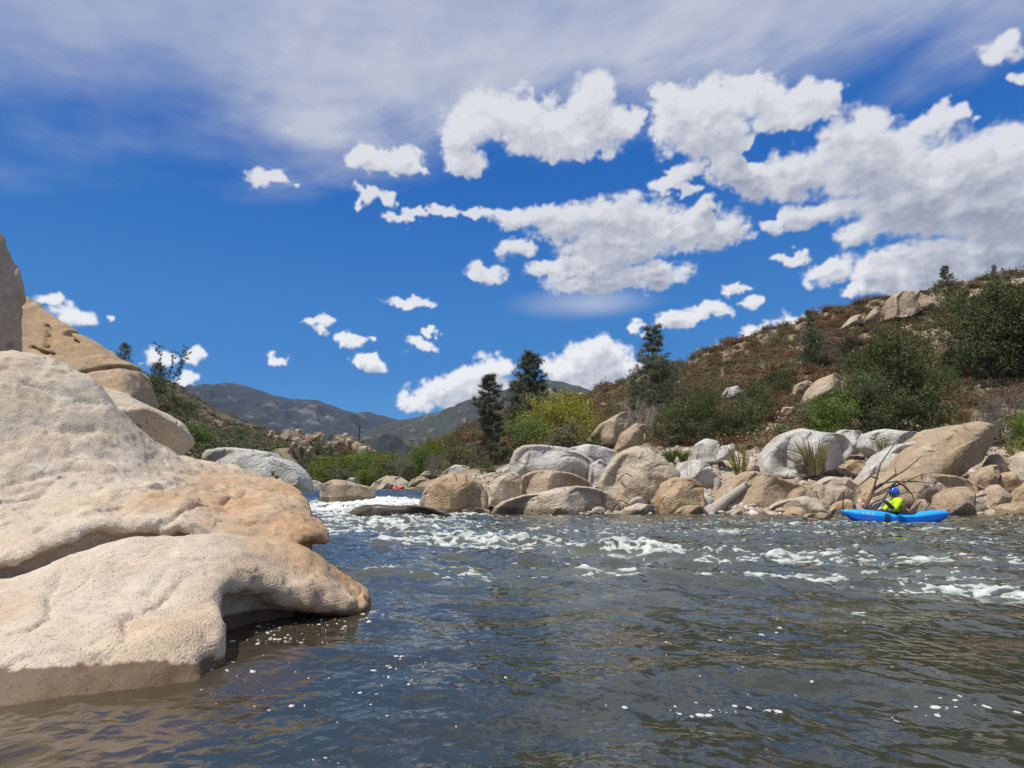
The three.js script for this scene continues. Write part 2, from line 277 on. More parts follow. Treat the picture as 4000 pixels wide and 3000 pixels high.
// ---------------------------------------------------------------- far hills and mountains
function hills(name, D, pts, o) {                                 // a ridge line with spurs falling from it, both ways
  const top = curve(pts.map(([px, py]) => { const p = at(px, py, D); return [p.x, p.y]; })), x0 = at(pts[0][0], 1700, D).x, x1 = at(pts[pts.length - 1][0], 1700, D).x;
  const nx = o.nx ?? 200, nz = o.nz ?? 60, pos = [], col = [], idx = [], L = o.deep, S = 1 / o.spur;
  for (let j = 0; j <= nz; j++) for (let i = 0; i <= nx; i++) {
    const x = mix(x0, x1, i / nx), k = j / nz * 1.5, d = Math.abs(k - 1), t = 1 - d, T = top(x);   // k = 1 is the crest
    const rid = ridged(x * S + 3, o.seed, k * L * S * 0.5, 5) - 0.72, fin = fbm(x * S * 6, o.seed + 4, k * L * S * 6, 3);
    const fall = Math.pow(clamp(t), o.steep ?? 1.1), y = (T - o.base) * fall + o.base + (T - o.base) * (rid * 0.55 * clamp(d * 5) * fall + fin * 0.05 * clamp(0.15 + d * 4));
    pos.push(x + (x - 0) * (0.15 * (k - 1) * L / D), y, -(D + (k - 1) * L));
    col.push(...o.colour(x, y, rid, fin, k));
  }
  for (let j = 0; j < nz; j++) for (let i = 0; i < nx; i++) { const a = j * (nx + 1) + i, b = a + 1, c = a + nx + 1, d = c + 1; idx.push(a, b, c, b, d, c); }
  const g = geo(pos, idx, col); g.computeVertexNormals();
  return tag(put(name, g, soilMat), null, null, null, 'structure');
}
const wooded = (green, rock, s, share) => (x, y, rid, fin, k) => {
  const p = fbm(x * s + 0.02 * y, y * s * 1.1, k * 7, 5, 0.65) + 0.5 * fin, q = fbm(x * s * 7, y * s * 7, k * 60, 3, 0.7);
  return mix3(green, rock, clamp(sstep(0.55 - share, 1.0 - share, p + 0.9 * rid + 0.25 * q))).map((v) => v * (0.85 + 0.6 * q + 0.3 * fin));
};
hills('far_mountain', 3600, [[-500, 1640], [200, 1560], [600, 1530], [760, 1512], [840, 1500], [905, 1495], [960, 1505], [1010, 1522], [1080, 1545], [1150, 1558], [1230, 1560], [1290, 1580], [1350, 1602], [1400, 1612], [1440, 1607], [1480, 1620], [1600, 1650], [1900, 1720]], { deep: 2000, base: 10, spur: 420, seed: 3, nx: 420, nz: 130, colour: wooded([0.020, 0.023, 0.028], [0.20, 0.185, 0.18], 0.006, 0.30) });
hills('rocky_mountain', 2600, [[1330, 1760], [1440, 1690], [1520, 1650], [1580, 1638], [1640, 1628], [1700, 1612], [1760, 1590], [1830, 1562], [1900, 1545], [2000, 1515], [2080, 1492], [2130, 1483], [2190, 1490], [2260, 1510], [2340, 1535], [2440, 1570], [2600, 1650], [2900, 1750]], { deep: 1300, base: 10, spur: 260, seed: 8, nx: 380, nz: 120, colour: wooded([0.034, 0.038, 0.028], [0.27, 0.225, 0.18], 0.008, 0.30) });
hills('shade_painted_hill', 620, [[1400, 1800], [1440, 1745], [1475, 1705], [1510, 1690], [1545, 1700], [1590, 1735], [1640, 1790]], { deep: 110, base: 3, spur: 50, seed: 12, nx: 90, nz: 50, colour: wooded([0.020, 0.027, 0.028], [0.05, 0.05, 0.045], 0.02, 0.05) });  // the cloud shadow over this hill is painted into its dark colours
hills('foothill', 900, [[900, 1780], [1100, 1745], [1250, 1735], [1400, 1725], [1560, 1715], [1640, 1722], [1720, 1750], [1800, 1790], [2000, 1830]], { deep: 420, base: 8, spur: 90, seed: 15, nx: 180, nz: 60, colour: wooded([0.06, 0.062, 0.035], [0.26, 0.20, 0.13], 0.03, 0.24) });
hills('brown_hill', 260, [[-300, 1250], [300, 1330], [480, 1420], [600, 1475], [660, 1492], [700, 1508], [770, 1560], [850, 1603], [960, 1648], [1080, 1690], [1180, 1725], [1300, 1790]], { deep: 150, base: 2, spur: 34, seed: 21, nx: 240, nz: 80, colour: wooded([0.115, 0.09, 0.055], [0.33, 0.24, 0.16], 0.09, 0.22) });
hills('boulder_ridge', 150, [[700, 1700], [900, 1690], [1020, 1695], [1100, 1700], [1200, 1715], [1310, 1735], [1400, 1760], [1470, 1790], [1560, 1830]], { deep: 80, base: 1.5, spur: 22, seed: 25, nx: 160, nz: 50, colour: wooded([0.12, 0.09, 0.055], [0.30, 0.22, 0.15], 0.12, 0.1) });
tag(put('valley_floor', new THREE.CylinderGeometry(9000, 9000, 1, 64).translate(0, 0.2, -300), new THREE.MeshStandardMaterial({ color: new THREE.Color(0.12, 0.10, 0.06), roughness: 1 })), null, null, null, 'structure').position.y = -0.6 - 2.2;

// ---------------------------------------------------------------- the river
const ZONES = [                                                   // x, D, half width, half depth, how white
  [-6.2, 27, 4.4, 3.2, 1.18], [-4.8, 21.5, 3.8, 4.2, 0.98], [-3.4, 16, 2.8, 3.6, 0.86], [-2.2, 12.6, 2.2, 1.6, 0.78], [-1.0, 20.3, 3.2, 1.6, 0.62], [-0.6, 10.2, 1.7, 0.8, 0.88], [0.5, 9.2, 1.6, 0.9, 0.72], [1.3, 8.0, 1.2, 0.7, 0.84], [0.3, 11.8, 2.6, 1.2, 0.6],
  [2.6, 7.2, 1.8, 0.6, 0.80], [4.6, 6.8, 1.6, 0.5, 0.78], [6.2, 7.1, 1.6, 0.5, 0.74], [3.0, 5.6, 1.5, 0.35, 0.72], [3.6, 4.9, 0.9, 0.35, 0.72], [4.6, 5.2, 1.2, 0.4, 0.6], [1.2, 5.7, 1.5, 0.35, 0.68], [-0.3, 5.9, 1.2, 0.35, 0.62], [0.2, 4.6, 1.1, 0.3, 0.36], [2.0, 4.1, 1.2, 0.35, 0.34], [6, 15.5, 4.5, 1.2, 0.64], [11, 13, 4, 1.0, 0.62], [4, 12.5, 4, 1.2, 0.62], [8, 9.5, 3, 0.8, 0.64], [12, 18, 5, 2, 0.3], [14.5, 16.8, 1.6, 0.5, 0.5],
];
const foamZone = (x, D) => { let m = 0.40 * sstep(3.6, 6, D) * sstep(24, 17, D) * sstep(-2.2, -0.6, x); for (const [a, b, w, d, k] of ZONES) { const q = ((x - a) / w) ** 2 + ((D - b) / d) ** 2; if (q < 2.2) m = Math.max(m, k * sstep(2.2, 0.25, q)); } return m; };
const CRESTS = [[-0.5, 9.9, 1.2, 0.28, 0.10], [1.3, 8.1, 0.85, 0.30, 0.14], [2.9, 7.4, 1.0, 0.3, 0.09], [0.4, 11.6, 1.5, 0.4, 0.10], [-3, 15, 2, 0.6, 0.14], [-4, 19, 2.4, 0.7, 0.16], [4.2, 5.1, 0.8, 0.2, 0.05], [2.2, 5.3, 1.2, 0.25, 0.05], [5.5, 8.3, 1.4, 0.4, 0.08], [-5.2, 24.2, 2.6, 0.7, 0.2], [-7, 26.8, 1.6, 0.6, 0.26], [-4.2, 27.4, 1.4, 0.5, 0.24], [-6, 29.2, 2.2, 0.5, 0.2], [-2.6, 12.8, 1.6, 0.4, 0.12], [-1.6, 11.0, 1.2, 0.3, 0.1], [-0.7, 3.05, 0.45, 0.13, 0.022], [1.2, 2.7, 0.6, 0.15, 0.018]];
function rough(x, D) { return 0.16 + 0.62 * sstep(3.0, 6.5, D) + 0.6 * foamZone(x, D); }
function water(x, D) {
  const A = rough(x, D);
  let h = LEVEL(D) + A * (0.085 * noise(x * 0.8 + 0.3 * D, 2.2, D * 1.1) + 0.085 * (ridged(x * 1.1 + 0.4 * D, 4.2, D * 1.7, 2) - 0.7) + 0.042 * noise(x * 2.6, 6.1, D * 3.4 + x));
  h += (0.35 + A) * (0.0100 * noise(x * 5.2 + D, 1.1, D * 7.0) + 0.0055 * noise(x * 11 + D * 2, 3.3, D * 14)) + 0.0022 * noise(x * 23, 7.3, D * 27);
  for (const [a, b, w, d, k] of CRESTS) { const u = (x - a) / w, bend = b + 0.18 * noise(x * 1.4, b, 0) + 0.12 * u * u, v = (D - bend) / (D < bend ? d * 0.8 : d * 1.5), q = u * u + v * v; if (q < 9) h += k * Math.exp(-q) * (1 + 0.3 * noise(x * 6, D * 4, 3) + 0.15 * noise(x * 14, D * 9, 3)); }
  if (D < 5) h += 0.022 * noise(x * 1.1 - 0.8 * D, 8.2, D * 1.5) * sstep(5, 3, D);
  return h;
}
function foam(x, D) {                                             // how thick the froth lies, below zero none
  const z = foamZone(x, D); if (z < 0.12) return -0.5;
  const flow = fbm(x * 0.9 + 0.25 * D, 3.3, D * 1.9 - 0.2 * x, 4, 0.6), lace = ridged(x * 4.2 + 2 * flow, 5.5, D * 7.0, 3) - 0.74, fine = noise(x * 15, 1.7, D * 24), hole = noise(x * 6.5, 9.1, D * 9);
  const line = ridged(x * 1.5 + 0.5 * flow, 2.6, D * 2.9 + 0.3 * x, 2), thin = (line - 0.90) * 5 + 0.5 * fine + 0.4 * hole + 0.6 * flow - 0.62 + 0.5 * z;
  return Math.max(Math.min(thin, 0.12), z * 1.0 - 0.92 + 0.75 * flow + 1.55 * lace + 0.30 * fine + 0.40 * hole + 0.25 * sstep(0.9, 1.1, z));
}
const rippleMap = texture(1024, (u, v) => 0.5 + 0.24 * tile(u, v, 7, 1, 5, 0.6) + 0.16 * (1 - 2 * Math.abs(tile(u + 0.02 * tile(u, v, 9, 8), v, 13, 5, 2))), false);
const waterMat = new THREE.MeshPhysicalMaterial({ vertexColors: true, color: 0xffffff, roughness: 0.045, ior: 1.333, transmission: 0.48, thickness: 0, bumpMap: rippleMap, bumpScale: 0.015 });
const tint = (x, D) => {
  const bubbles = foamZone(x, D), n = fbm(x * 0.5, 9, D * 0.5, 3);
  const c = mix3([0.052, 0.060, 0.048], [0.068, 0.070, 0.046], clamp(0.5 + n));
  return mix3(c, [0.26, 0.285, 0.235], clamp(0.95 * bubbles * (0.55 + 0.9 * fbm(x * 1.1, 4, D * 1.6, 3))));     // water full of fine bubbles
};
const overRock = (x, D) => x - 0.22 * (D - 2.2) + 0.12 * noise(x * 3, 5, D * 3) < -0.92 - 0.25 * sstep(2.4, 3.4, D) && D < 4.4;   // shallow, clear water on the shelving slab
const riverRows = rowsOf(-4, 49, 5.2, 1.0072), shoreKeep = (x, D) => land(x, D) < LEVEL(D) + 0.45;
const riverSheet = (keep, colour) => sheet(riverRows, 760, (D) => 0.98 * Math.max(D, 0) + 4.2, water, keep, colour, 1 / 1.7);
tag(put('river', riverSheet((x, D) => shoreKeep(x, D) && !overRock(x, D), tint), waterMat), null, null, null, 'structure');
{
  const clear = waterMat.clone(); clear.transmission = 0.86;
  const whole = sheet(rowsOf(-4, 4.6, 5.2, 1.0072), 760, (D) => 0.98 * Math.max(D, 0) + 4.2, water, null, () => [0.34, 0.27, 0.18], 1 / 1.7), p = whole.attributes.position.array, ix = whole.index.array, out = [];
  for (let k = 0; k < ix.length; k += 6) { let n = 0; for (let q = 0; q < 6; q++) { const v = ix[k + q]; n += overRock(p[3 * v], -p[3 * v + 2]) ? 1 : 0; } if (n === 6) out.push(...ix.subarray(k, k + 6)); }
  whole.setIndex(out); tag(put('river_shallows', whole, clear), null, null, null, 'structure');
}
const foamMat = new THREE.MeshPhysicalMaterial({ vertexColors: true, color: 0xffffff, roughness: 0.75, transmission: 0.22, thickness: 0, ior: 1.2 });
{
  const lump = (x, D) => 0.5 + 0.5 * noise(x * 9, 4.4, D * 9) + 0.5 * (ridged(x * 13, 2, D * 13, 2) - 0.7) + 0.35 * noise(x * 34, 2, D * 30);
  const g = sheet(rowsOf(3.2, 31, 2, 1.0042), 900, (D) => 0.95 * D + 0.3, (x, D) => { const f = foam(x, D); return water(x, D) - 0.004 + clamp(f, -0.06, 0.6) * (0.020 + 0.035 * foamZone(x, D)) * (0.35 + lump(x, D)); },
    (x, D, h) => foam(x, D) > 0 && shoreKeep(x, D), (x, D) => mix3([0.30, 0.335, 0.285], [0.74, 0.76, 0.74], clamp(0.05 + 1.6 * foam(x, D) + 0.55 * noise(x * 8, 3, D * 13))));
  tag(put('whitewater_foam', g, foamMat), 'white broken foam on the rapids and wave crests', 'foam', null, 'stuff');
}
{ // flecks of froth drifting in the slack water
  const r = rng(404), parts = [];
  const fleck = (x, D, a) => {
    const n = 11, pos = [], idx = [], e = 0.55 + 0.5 * r(), tw = r() * 3, y = water(x, D), ph = r() * 9;
    pos.push(x, y + 0.06 * a + 0.0015, -D);
    for (let ring = 0; ring < 2; ring++) for (let i = 0; i < n; i++) { const t = i / n * 2 * Math.PI, q = a * (ring ? 1 : 0.72) * (1 + 0.22 * noise(Math.cos(t) * 1.3 + ph, Math.sin(t) * 1.3, ph)), cx = Math.cos(t) * q, cz = Math.sin(t) * q * e, X = x + cx * Math.cos(tw) - cz * Math.sin(tw) * 0.4, Z = D + cx * Math.sin(tw) * 0.4 + cz; pos.push(X, water(X, Z) + (ring ? -0.002 : 0.04 * a + 0.0015), -Z); }
    for (let i = 0; i < n; i++) { const j = (i + 1) % n; idx.push(0, 1 + i, 1 + j, 1 + i, 1 + n + i, 1 + j, 1 + j, 1 + n + i, 1 + n + j); }
    const g = geo(pos, idx); g.computeVertexNormals(); parts.push(g);
  };
  const spray = (px, py, sx, sy, n, big) => { for (let k = 0; k < n; k++) { const g = () => r() + r() + r() - 1.5, p = onLevel(px + g() * sx, Math.max(2120, py + g() * sy)); fleck(p.x, -p.z, (0.25 + r() * r() * 1.6) * big * (0.6 + -p.z * 0.13)); } };
  spray(1080, 2480, 190, 45, 75, 0.012); spray(1330, 2420, 170, 35, 45, 0.012); spray(1560, 2610, 120, 40, 22, 0.013); spray(900, 2640, 200, 120, 26, 0.010); spray(2750, 2760, 420, 22, 26, 0.015); spray(3700, 2760, 260, 40, 16, 0.015); spray(1500, 2700, 500, 160, 26, 0.011); spray(3000, 2600, 700, 160, 22, 0.010); spray(1420, 2395, 60, 12, 10, 0.016); spray(2600, 2500, 800, 60, 26, 0.012); spray(1250, 2960, 90, 20, 5, 0.018);
  tag(put('drifting_froth', mergeGeometries(parts), new THREE.MeshStandardMaterial({ color: new THREE.Color(0.46, 0.46, 0.44), roughness: 0.8 })), 'small white flecks of froth drifting on dark slack water', 'froth', null, 'stuff');
}

// ---------------------------------------------------------------- granite outcrop on the near bank
function surfaceNets(sdf, lo, hi, cell) {
  const n = [0, 1, 2].map((k) => Math.ceil((hi[k] - lo[k]) / cell) + 1), [nx, ny, nz] = n, v = new Float32Array(nx * ny * nz);
  for (let k = 0, o = 0; k < nz; k++) for (let j = 0; j < ny; j++) for (let i = 0; i < nx; i++, o++) v[o] = sdf(lo[0] + i * cell, lo[1] + j * cell, lo[2] + k * cell);
  const id = new Int32Array(nx * ny * nz).fill(-1), pos = [], idx = [], C = [0, 1, nx, nx + 1, nx * ny, nx * ny + 1, nx * ny + nx, nx * ny + nx + 1];
  const E = [[0, 1], [2, 3], [4, 5], [6, 7], [0, 2], [1, 3], [4, 6], [5, 7], [0, 4], [1, 5], [2, 6], [3, 7]];
  for (let k = 0; k < nz - 1; k++) for (let j = 0; j < ny - 1; j++) for (let i = 0; i < nx - 1; i++) {
    const o = i + nx * (j + ny * k); let m = 0;
    for (let c = 0; c < 8; c++) if (v[o + C[c]] < 0) m |= 1 << c;
    if (m === 0 || m === 255) continue;
    let x = 0, y = 0, z = 0, t = 0;
    for (const [a, b] of E) { if (((m >> a) & 1) === ((m >> b) & 1)) continue; const p = v[o + C[a]], q = v[o + C[b]], s = p / (p - q); x += mix(a & 1, b & 1, s); y += mix((a >> 1) & 1, (b >> 1) & 1, s); z += mix(a >> 2, b >> 2, s); t++; }
    id[o] = pos.length / 3; pos.push(lo[0] + (i + x / t) * cell, lo[1] + (j + y / t) * cell, lo[2] + (k + z / t) * cell);
  }
  const quad = (a, b, c, d, flip) => { if (a < 0 || b < 0 || c < 0 || d < 0) return; if (flip) idx.push(a, c, b, b, c, d); else idx.push(a, b, c, b, d, c); };
  for (let k = 1; k < nz - 1; k++) for (let j = 1; j < ny - 1; j++) for (let i = 1; i < nx - 1; i++) {
    const o = i + nx * (j + ny * k), s = v[o] < 0;
    if (s !== v[o + 1] < 0) quad(id[o - nx - nx * ny], id[o - nx * ny], id[o - nx], id[o], !s);
    if (s !== v[o + nx] < 0) quad(id[o - 1 - nx * ny], id[o - 1], id[o - nx * ny], id[o], !s);
    if (s !== v[o + nx * ny] < 0) quad(id[o - 1 - nx], id[o - nx], id[o - 1], id[o], !s);
  }
  return { pos, idx };
}
function plate(pts) {                                             // smooth surface y(x, z) through given points (thin-plate spline)
  const n = pts.length, N = n + 3, U = (r2) => r2 > 0 ? r2 * Math.log(r2) : 0, M = [];
  for (let i = 0; i < N; i++) M.push(new Float64Array(N + 1));
  pts.forEach((p, i) => { pts.forEach((q, j) => { M[i][j] = U((p.x - q.x) ** 2 + (p.z - q.z) ** 2) + (i === j ? 0.004 : 0); }); M[i][n] = M[n][i] = 1; M[i][n + 1] = M[n + 1][i] = p.x; M[i][n + 2] = M[n + 2][i] = p.z; M[i][N] = p.y; });
  for (let c = 0; c < N; c++) { let p = c; for (let r = c + 1; r < N; r++) if (Math.abs(M[r][c]) > Math.abs(M[p][c])) p = r; [M[c], M[p]] = [M[p], M[c]]; for (let r = c + 1; r < N; r++) { const f = M[r][c] / M[c][c]; if (f) for (let k = c; k <= N; k++) M[r][k] -= f * M[c][k]; } }
  const w = new Float64Array(N); for (let r = N - 1; r >= 0; r--) { let s = M[r][N]; for (let k = r + 1; k < N; k++) s -= M[r][k] * w[k]; w[r] = s / M[r][r]; }
  return (x, z) => { let s = w[n] + w[n + 1] * x + w[n + 2] * z; for (let i = 0; i < n; i++) s += w[i] * U((x - pts[i].x) ** 2 + (z - pts[i].z) ** 2); return s; };
}
function polyDist(poly) {                                         // signed distance in plan, negative inside
  return (x, z) => { let d = 1e9, inn = false; for (let i = 0, j = poly.length - 1; i < poly.length; j = i++) { const [ax, az] = poly[j], [bx, bz] = poly[i], ex = bx - ax, ez = bz - az, t = clamp(((x - ax) * ex + (z - az) * ez) / (ex * ex + ez * ez)); d = Math.min(d, (x - ax - t * ex) ** 2 + (z - az - t * ez) ** 2); if ((bz > z) !== (az > z) && x < (ax - bx) * (z - bz) / (az - bz) + bx) inn = !inn; } return inn ? -Math.sqrt(d) : Math.sqrt(d); };
}
const smax = (a, b, k) => { const h = Math.max(k - Math.abs(a - b), 0) / k; return Math.max(a, b) + h * h * k * 0.25; };
const smin = (a, b, k) => -smax(-a, -b, k);
const outcropCrack = [];                                          // joints in the rock, in plan: [x, z, x, z, width, depth]
{
  const P = (l) => l.map(([px, py, D]) => at(px, py, D));
  const low = plate([...P([[0, 2540, 2.6], [400, 2525, 2.62], [700, 2522, 2.7], [840, 2530, 2.78], [0, 2400, 2.9], [300, 2380, 2.95], [600, 2375, 3.0], [800, 2380, 3.05], [0, 2290, 3.22], [160, 2232, 3.3], [325, 2160, 3.42], [500, 2112, 3.52], [600, 2095, 3.6], [720, 2098, 3.68], [850, 2103, 3.76], [1000, 2128, 3.88], [1180, 2150, 4.08], [1260, 2185, 4.2], [900, 2330, 3.25], [800, 2270, 3.3], [1080, 2235, 3.75], [1240, 2205, 4.05], [1000, 2215, 3.6], [500, 2250, 3.25], [1340, 2270, 4.2], [1400, 2340, 4.12]]),
    ...[[-2.1, 0, -2.44], [-1.65, 0.0, -2.46], [-1.35, -0.01, -2.62], [-2.4, -0.13, -1.9], [-1.5, -0.2, -2.0], [-1.0, -0.32, -2.0], [-1.2, -0.55, -1.3], [-2.6, -0.4, -1.2], [-3.4, 0.02, -2.2], [-5, 0.05, -1.9], [-4, 0.28, -3], [-2.8, 0.22, -4], [-1.8, 0.25, -4.6], [-1.2, 0.1, -4.8], [-0.9, 0, -4.25], [-4, 0.3, -5]].map(([x, y, z]) => ({ x, y, z }))]);
  const upp = plate([...P([[0, 2215, 3.42], [225, 2141, 3.6], [390, 2070, 3.74], [576, 2030, 3.85], [720, 2075, 3.92], [900, 2090, 4.02], [1090, 2102, 4.18], [1220, 2108, 4.3], [0, 2000, 3.9], [300, 1950, 4.1], [600, 1945, 4.3], [900, 1990, 4.5], [1150, 2015, 4.6], [1275, 2085, 4.62], [0, 1800, 4.2], [300, 1750, 4.5], [600, 1820, 4.9], [800, 1870, 5.2], [1000, 1920, 5.3], [1150, 1955, 5.3], [0, 1415, 4.6], [200, 1440, 4.8], [380, 1500, 5.0], [440, 1600, 5.2], [540, 1740, 5.6], [650, 1785, 6.0], [800, 1805, 6.2], [1000, 1862, 6.2], [1130, 1908, 6.0], [1235, 1985, 5.6], [0, 1560, 5.5], [200, 1570, 5.6], [310, 1620, 5.65], [390, 1680, 5.7], [470, 1800, 6.0], [560, 1850, 6.5]]),
    ...[[-3.6, 0.8, -7.2], [-2.6, 0.7, -7.2], [-1.9, 0.45, -6.6], [-6, 1.9, -4.6], [-6, 0.9, -3.2], [-5, 1.2, -7.4], [-1.5, 0.35, -5.5]].map(([x, y, z]) => ({ x, y, z }))]);
  const inLow = polyDist([[-6.6, -0.6], [-0.5, -0.6], [-0.85, -1.8], [-1.22, -2.6], [-1.29, -2.74], [-1.27, -2.84], [-1.33, -3.0], [-1.47, -3.2], [-1.50, -3.42], [-1.40, -3.6], [-1.22, -3.74], [-1.05, -3.9], [-0.93, -4.04], [-0.92, -4.3], [-1.2, -4.9], [-2, -6], [-6.6, -6]]);
  const inUpp = polyDist([[-6.6, -3.0], [-3.2, -3.32], [-2.85, -3.47], [-2.66, -3.62], [-2.5, -3.78], [-2.32, -3.86], [-2.12, -3.9], [-1.84, -4.02], [-1.6, -4.17], [-1.44, -4.28], [-1.35, -4.42], [-1.34, -4.65], [-1.48, -5.05], [-1.78, -5.5], [-2.2, -6.4], [-2.8, -7.6], [-6.6, -7.8]]);
  // joints traced on the rock: from, to (picture points on the upper slab), width, depth
  for (const [pts, w, d, lower] of [
    [[[960, 1925], [920, 1950], [830, 1975], [740, 2005], [640, 2035]], 0.030, 0.045], [[[240, 1875], [150, 1930], [60, 1965], [-40, 1990]], 0.024, 0.03], [[[390, 1585], [330, 1555], [220, 1520], [95, 1500]], 0.026, 0.034], [[[700, 1905], [620, 1925], [520, 1930]], 0.022, 0.026], [[[60, 1880], [180, 1865], [290, 1850], [360, 1860]], 0.022, 0.024], [[[380, 1680], [300, 1690], [220, 1690], [150, 1650]], 0.028, 0.032], [[[580, 1960], [480, 1975], [400, 2010]], 0.02, 0.022],
    [[[240, 2240], [215, 2310], [190, 2370], [180, 2430], [110, 2470], [20, 2490]], 0.024, 0.026, 1], [[[720, 2290], [660, 2330], [600, 2370], [520, 2400], [500, 2470], [480, 2500]], 0.024, 0.026, 1], [[[520, 2390], [580, 2410], [660, 2425]], 0.02, 0.02, 1], [[[0, 2630], [160, 2550], [240, 2545], [330, 2590], [430, 2560]], 0.02, 0.022, 1], [[[660, 2250], [600, 2300], [560, 2330]], 0.022, 0.02, 1], [[[620, 2190], [700, 2205], [790, 2200]], 0.022, 0.022, 1],
  ]) {
    const f = lower ? low : upp, q = pts.map(([px, py]) => { let D = lower ? 2.2 : 3.4; for (; D < 7; D += 0.02) { const p = at(px, py, D); if (p.y <= f(p.x, p.z)) break; } return at(px, py, D); });
    for (let i = 1; i < q.length; i++) outcropCrack.push([q[i - 1].x, q[i - 1].z, q[i].x, q[i].z, w, d, lower ? 1 : 0]);
  }
  const lo = [-6, -0.75, -7.6], hi = [-0.72, 2.15, -0.9], cell = 0.019, nx = Math.ceil((hi[0] - lo[0]) / cell) + 2, nz = Math.ceil((hi[2] - lo[2]) / cell) + 2, HL = new Float32Array(nx * nz), HU = new Float32Array(nx * nz), OL = new Float32Array(nx * nz), OU = new Float32Array(nx * nz);
  for (let k = 0; k < nz; k++) for (let i = 0; i < nx; i++) {
    const x = lo[0] + i * cell, z = lo[2] + k * cell, o = k * nx + i, wx = x + 0.03 * noise(x * 5, 1, z * 5), wz = z + 0.03 * noise(x * 5, 4, z * 5);
    OL[o] = inLow(wx, wz) + 0.03 * fbm(x * 4, 3, z * 4, 3); OU[o] = inUpp(wx, wz) + 0.035 * fbm(x * 5, 6, z * 5, 3);
    let gl = 0, gu = 0;
    for (const [ax, az, bx, bz, w, d, l] of outcropCrack) { const ex = bx - ax, ez = bz - az, t = clamp(((wx - ax) * ex + (wz - az) * ez) / (ex * ex + ez * ez)), q = Math.hypot(wx - ax - t * ex, wz - az - t * ez), g = d * sstep(w * 1.1, 0, q) - 0.35 * d * sstep(w * 1.2, w * 2.4, q) * sstep(w * 7, w * 2.4, q) * (wz - az - t * ez > 0 ? 1 : 0); if (l) gl += Math.abs(g) > Math.abs(gl) ? g - gl : 0; else gu += Math.abs(g) > Math.abs(gu) ? g - gu : 0; }
    const flake = (a) => { const f = fbm(x * 2.1 + a, 5, z * 2.9, 4, 0.55) * 6, s = Math.floor(f), t = f - s; return 0.019 * (s + sstep(0.0, 0.05, t)); };   // thin sheets peeled off
    HL[o] = low(x, z) + 0.018 * fbm(x * 2.2, 8, z * 2.2, 4) + 0.4 * flake(3) - gl; HU[o] = upp(x, z) + 0.030 * fbm(x * 1.7, 2, z * 1.7, 4) + flake(0) - gu;
  }
  const sdf = (x, y, z) => {
    const i = Math.min(nx - 1, Math.round((x - lo[0]) / cell)), k = Math.min(nz - 1, Math.round((z - lo[2]) / cell)), o = k * nx + i, dl = HL[o] - y, du = HU[o] - y;
    const a = smax(-dl * 0.9, OL[o] - 0.05 * sstep(0.02, 0.25, dl) * sstep(-3, -2.9, z) + (0.06 + 0.13 * sstep(-1.75, -1.45, x) * sstep(-2.9, -3.2, z)) * sstep(0.06, 0.3, dl), 0.06), b = smax(-du * 0.85, OU[o] + 0.14 * sstep(0.045, 0.14, du), 0.07);
    let d = Math.min(a, b);
    if (d > -0.12 && d < 0.12) { const end = sstep(-1.72, -1.45, x) * sstep(-3.0, -3.4, z) * sstep(0.36, 0.24, y), wall = sstep(0.02, 0.10, Math.min(dl, du < 0 ? 9 : du)); d += 0.008 * noise(x * 7, y * 9, z * 7) + 0.006 * noise(x * 17, y * 21, z * 17) + (0.018 * wall + 0.055 * end) * fbm(x * 6, y * 6, z * 6, 3, 0.6) + 0.012 * end * noise(x * 26, y * 26, z * 26); }
    return d;
  };
  const { pos, idx } = surfaceNets(sdf, lo, hi, cell), n = pos.length / 3, col = new Float32Array(pos.length);
  const g0 = geo(pos, idx); g0.computeVertexNormals();
  const N = g0.attributes.normal.array, wetAt = (x, z) => 0.086 + 0.014 * noise(x * 2.4, 1, 3) + 0.006 * noise(x * 9, 2, z * 9) - 0.03 * sstep(-1.5, -1.3, x);
  for (let v = 0; v < n; v++) {
    const x = pos[3 * v], y = pos[3 * v + 1], z = pos[3 * v + 2], a = fbm(x * 1.1, y * 1.6, z * 1.1, 4), b = fbm(x * 3.3 + 4, y * 5, z * 3.3, 4), c = fbm(x * 9, y * 9, z * 9 + 2, 3), f = noise(x * 34, y * 34, z * 34);
    let t = mix3([0.58, 0.475, 0.355], [0.60, 0.525, 0.44], clamp(0.5 + 1.2 * b));
    const warm = clamp(0.10 + 0.55 * sstep(-3.3, -1.9, x) * sstep(-3.7, -4.4, z) + 0.35 * sstep(-1.9, -1.4, x) + 0.7 * a + 0.45 * b);
    t = mix3(t, [0.50, 0.305, 0.15], clamp(1.35 * warm - 0.2) * 0.92);
    t = mix3(t, [0.40, 0.375, 0.345], 0.75 * sstep(0.18, 0.5, b - a * 0.6 + 0.35 * c) * sstep(1.0, 1.5, y + 0.5));
    t = mix3(t, [0.30, 0.145, 0.055], 0.55 * sstep(0.30, 0.62, c + 0.6 * a) * clamp(warm * 1.6));
    t = t.map((q) => q * (0.95 + 0.16 * c + 0.14 * f));
    if (y < wetAt(x, z)) t = [t[0] * 0.27, t[1] * 0.215, t[2] * 0.16];
    if (y < 0.0 + 0.02 * c) t = mix3(t, [0.115, 0.080, 0.036], clamp(0.55 + b + 0.3 * c));                       // brown film under water
    col[3 * v] = t[0]; col[3 * v + 1] = t[1]; col[3 * v + 2] = t[2];
  }
  g0.setAttribute('color', new THREE.BufferAttribute(col, 3));
  const dry = [], wet = [];
  for (let k = 0; k < idx.length; k += 3) { const v = idx[k]; (pos[3 * v + 1] < wetAt(pos[3 * v], pos[3 * v + 2]) ? wet : dry).push(idx[k], idx[k + 1], idx[k + 2]); }
  const rock = base('granite_outcrop', new THREE.Vector3(), 'huge cream and orange granite slab with a cracked ledge running into the river', 'rock');
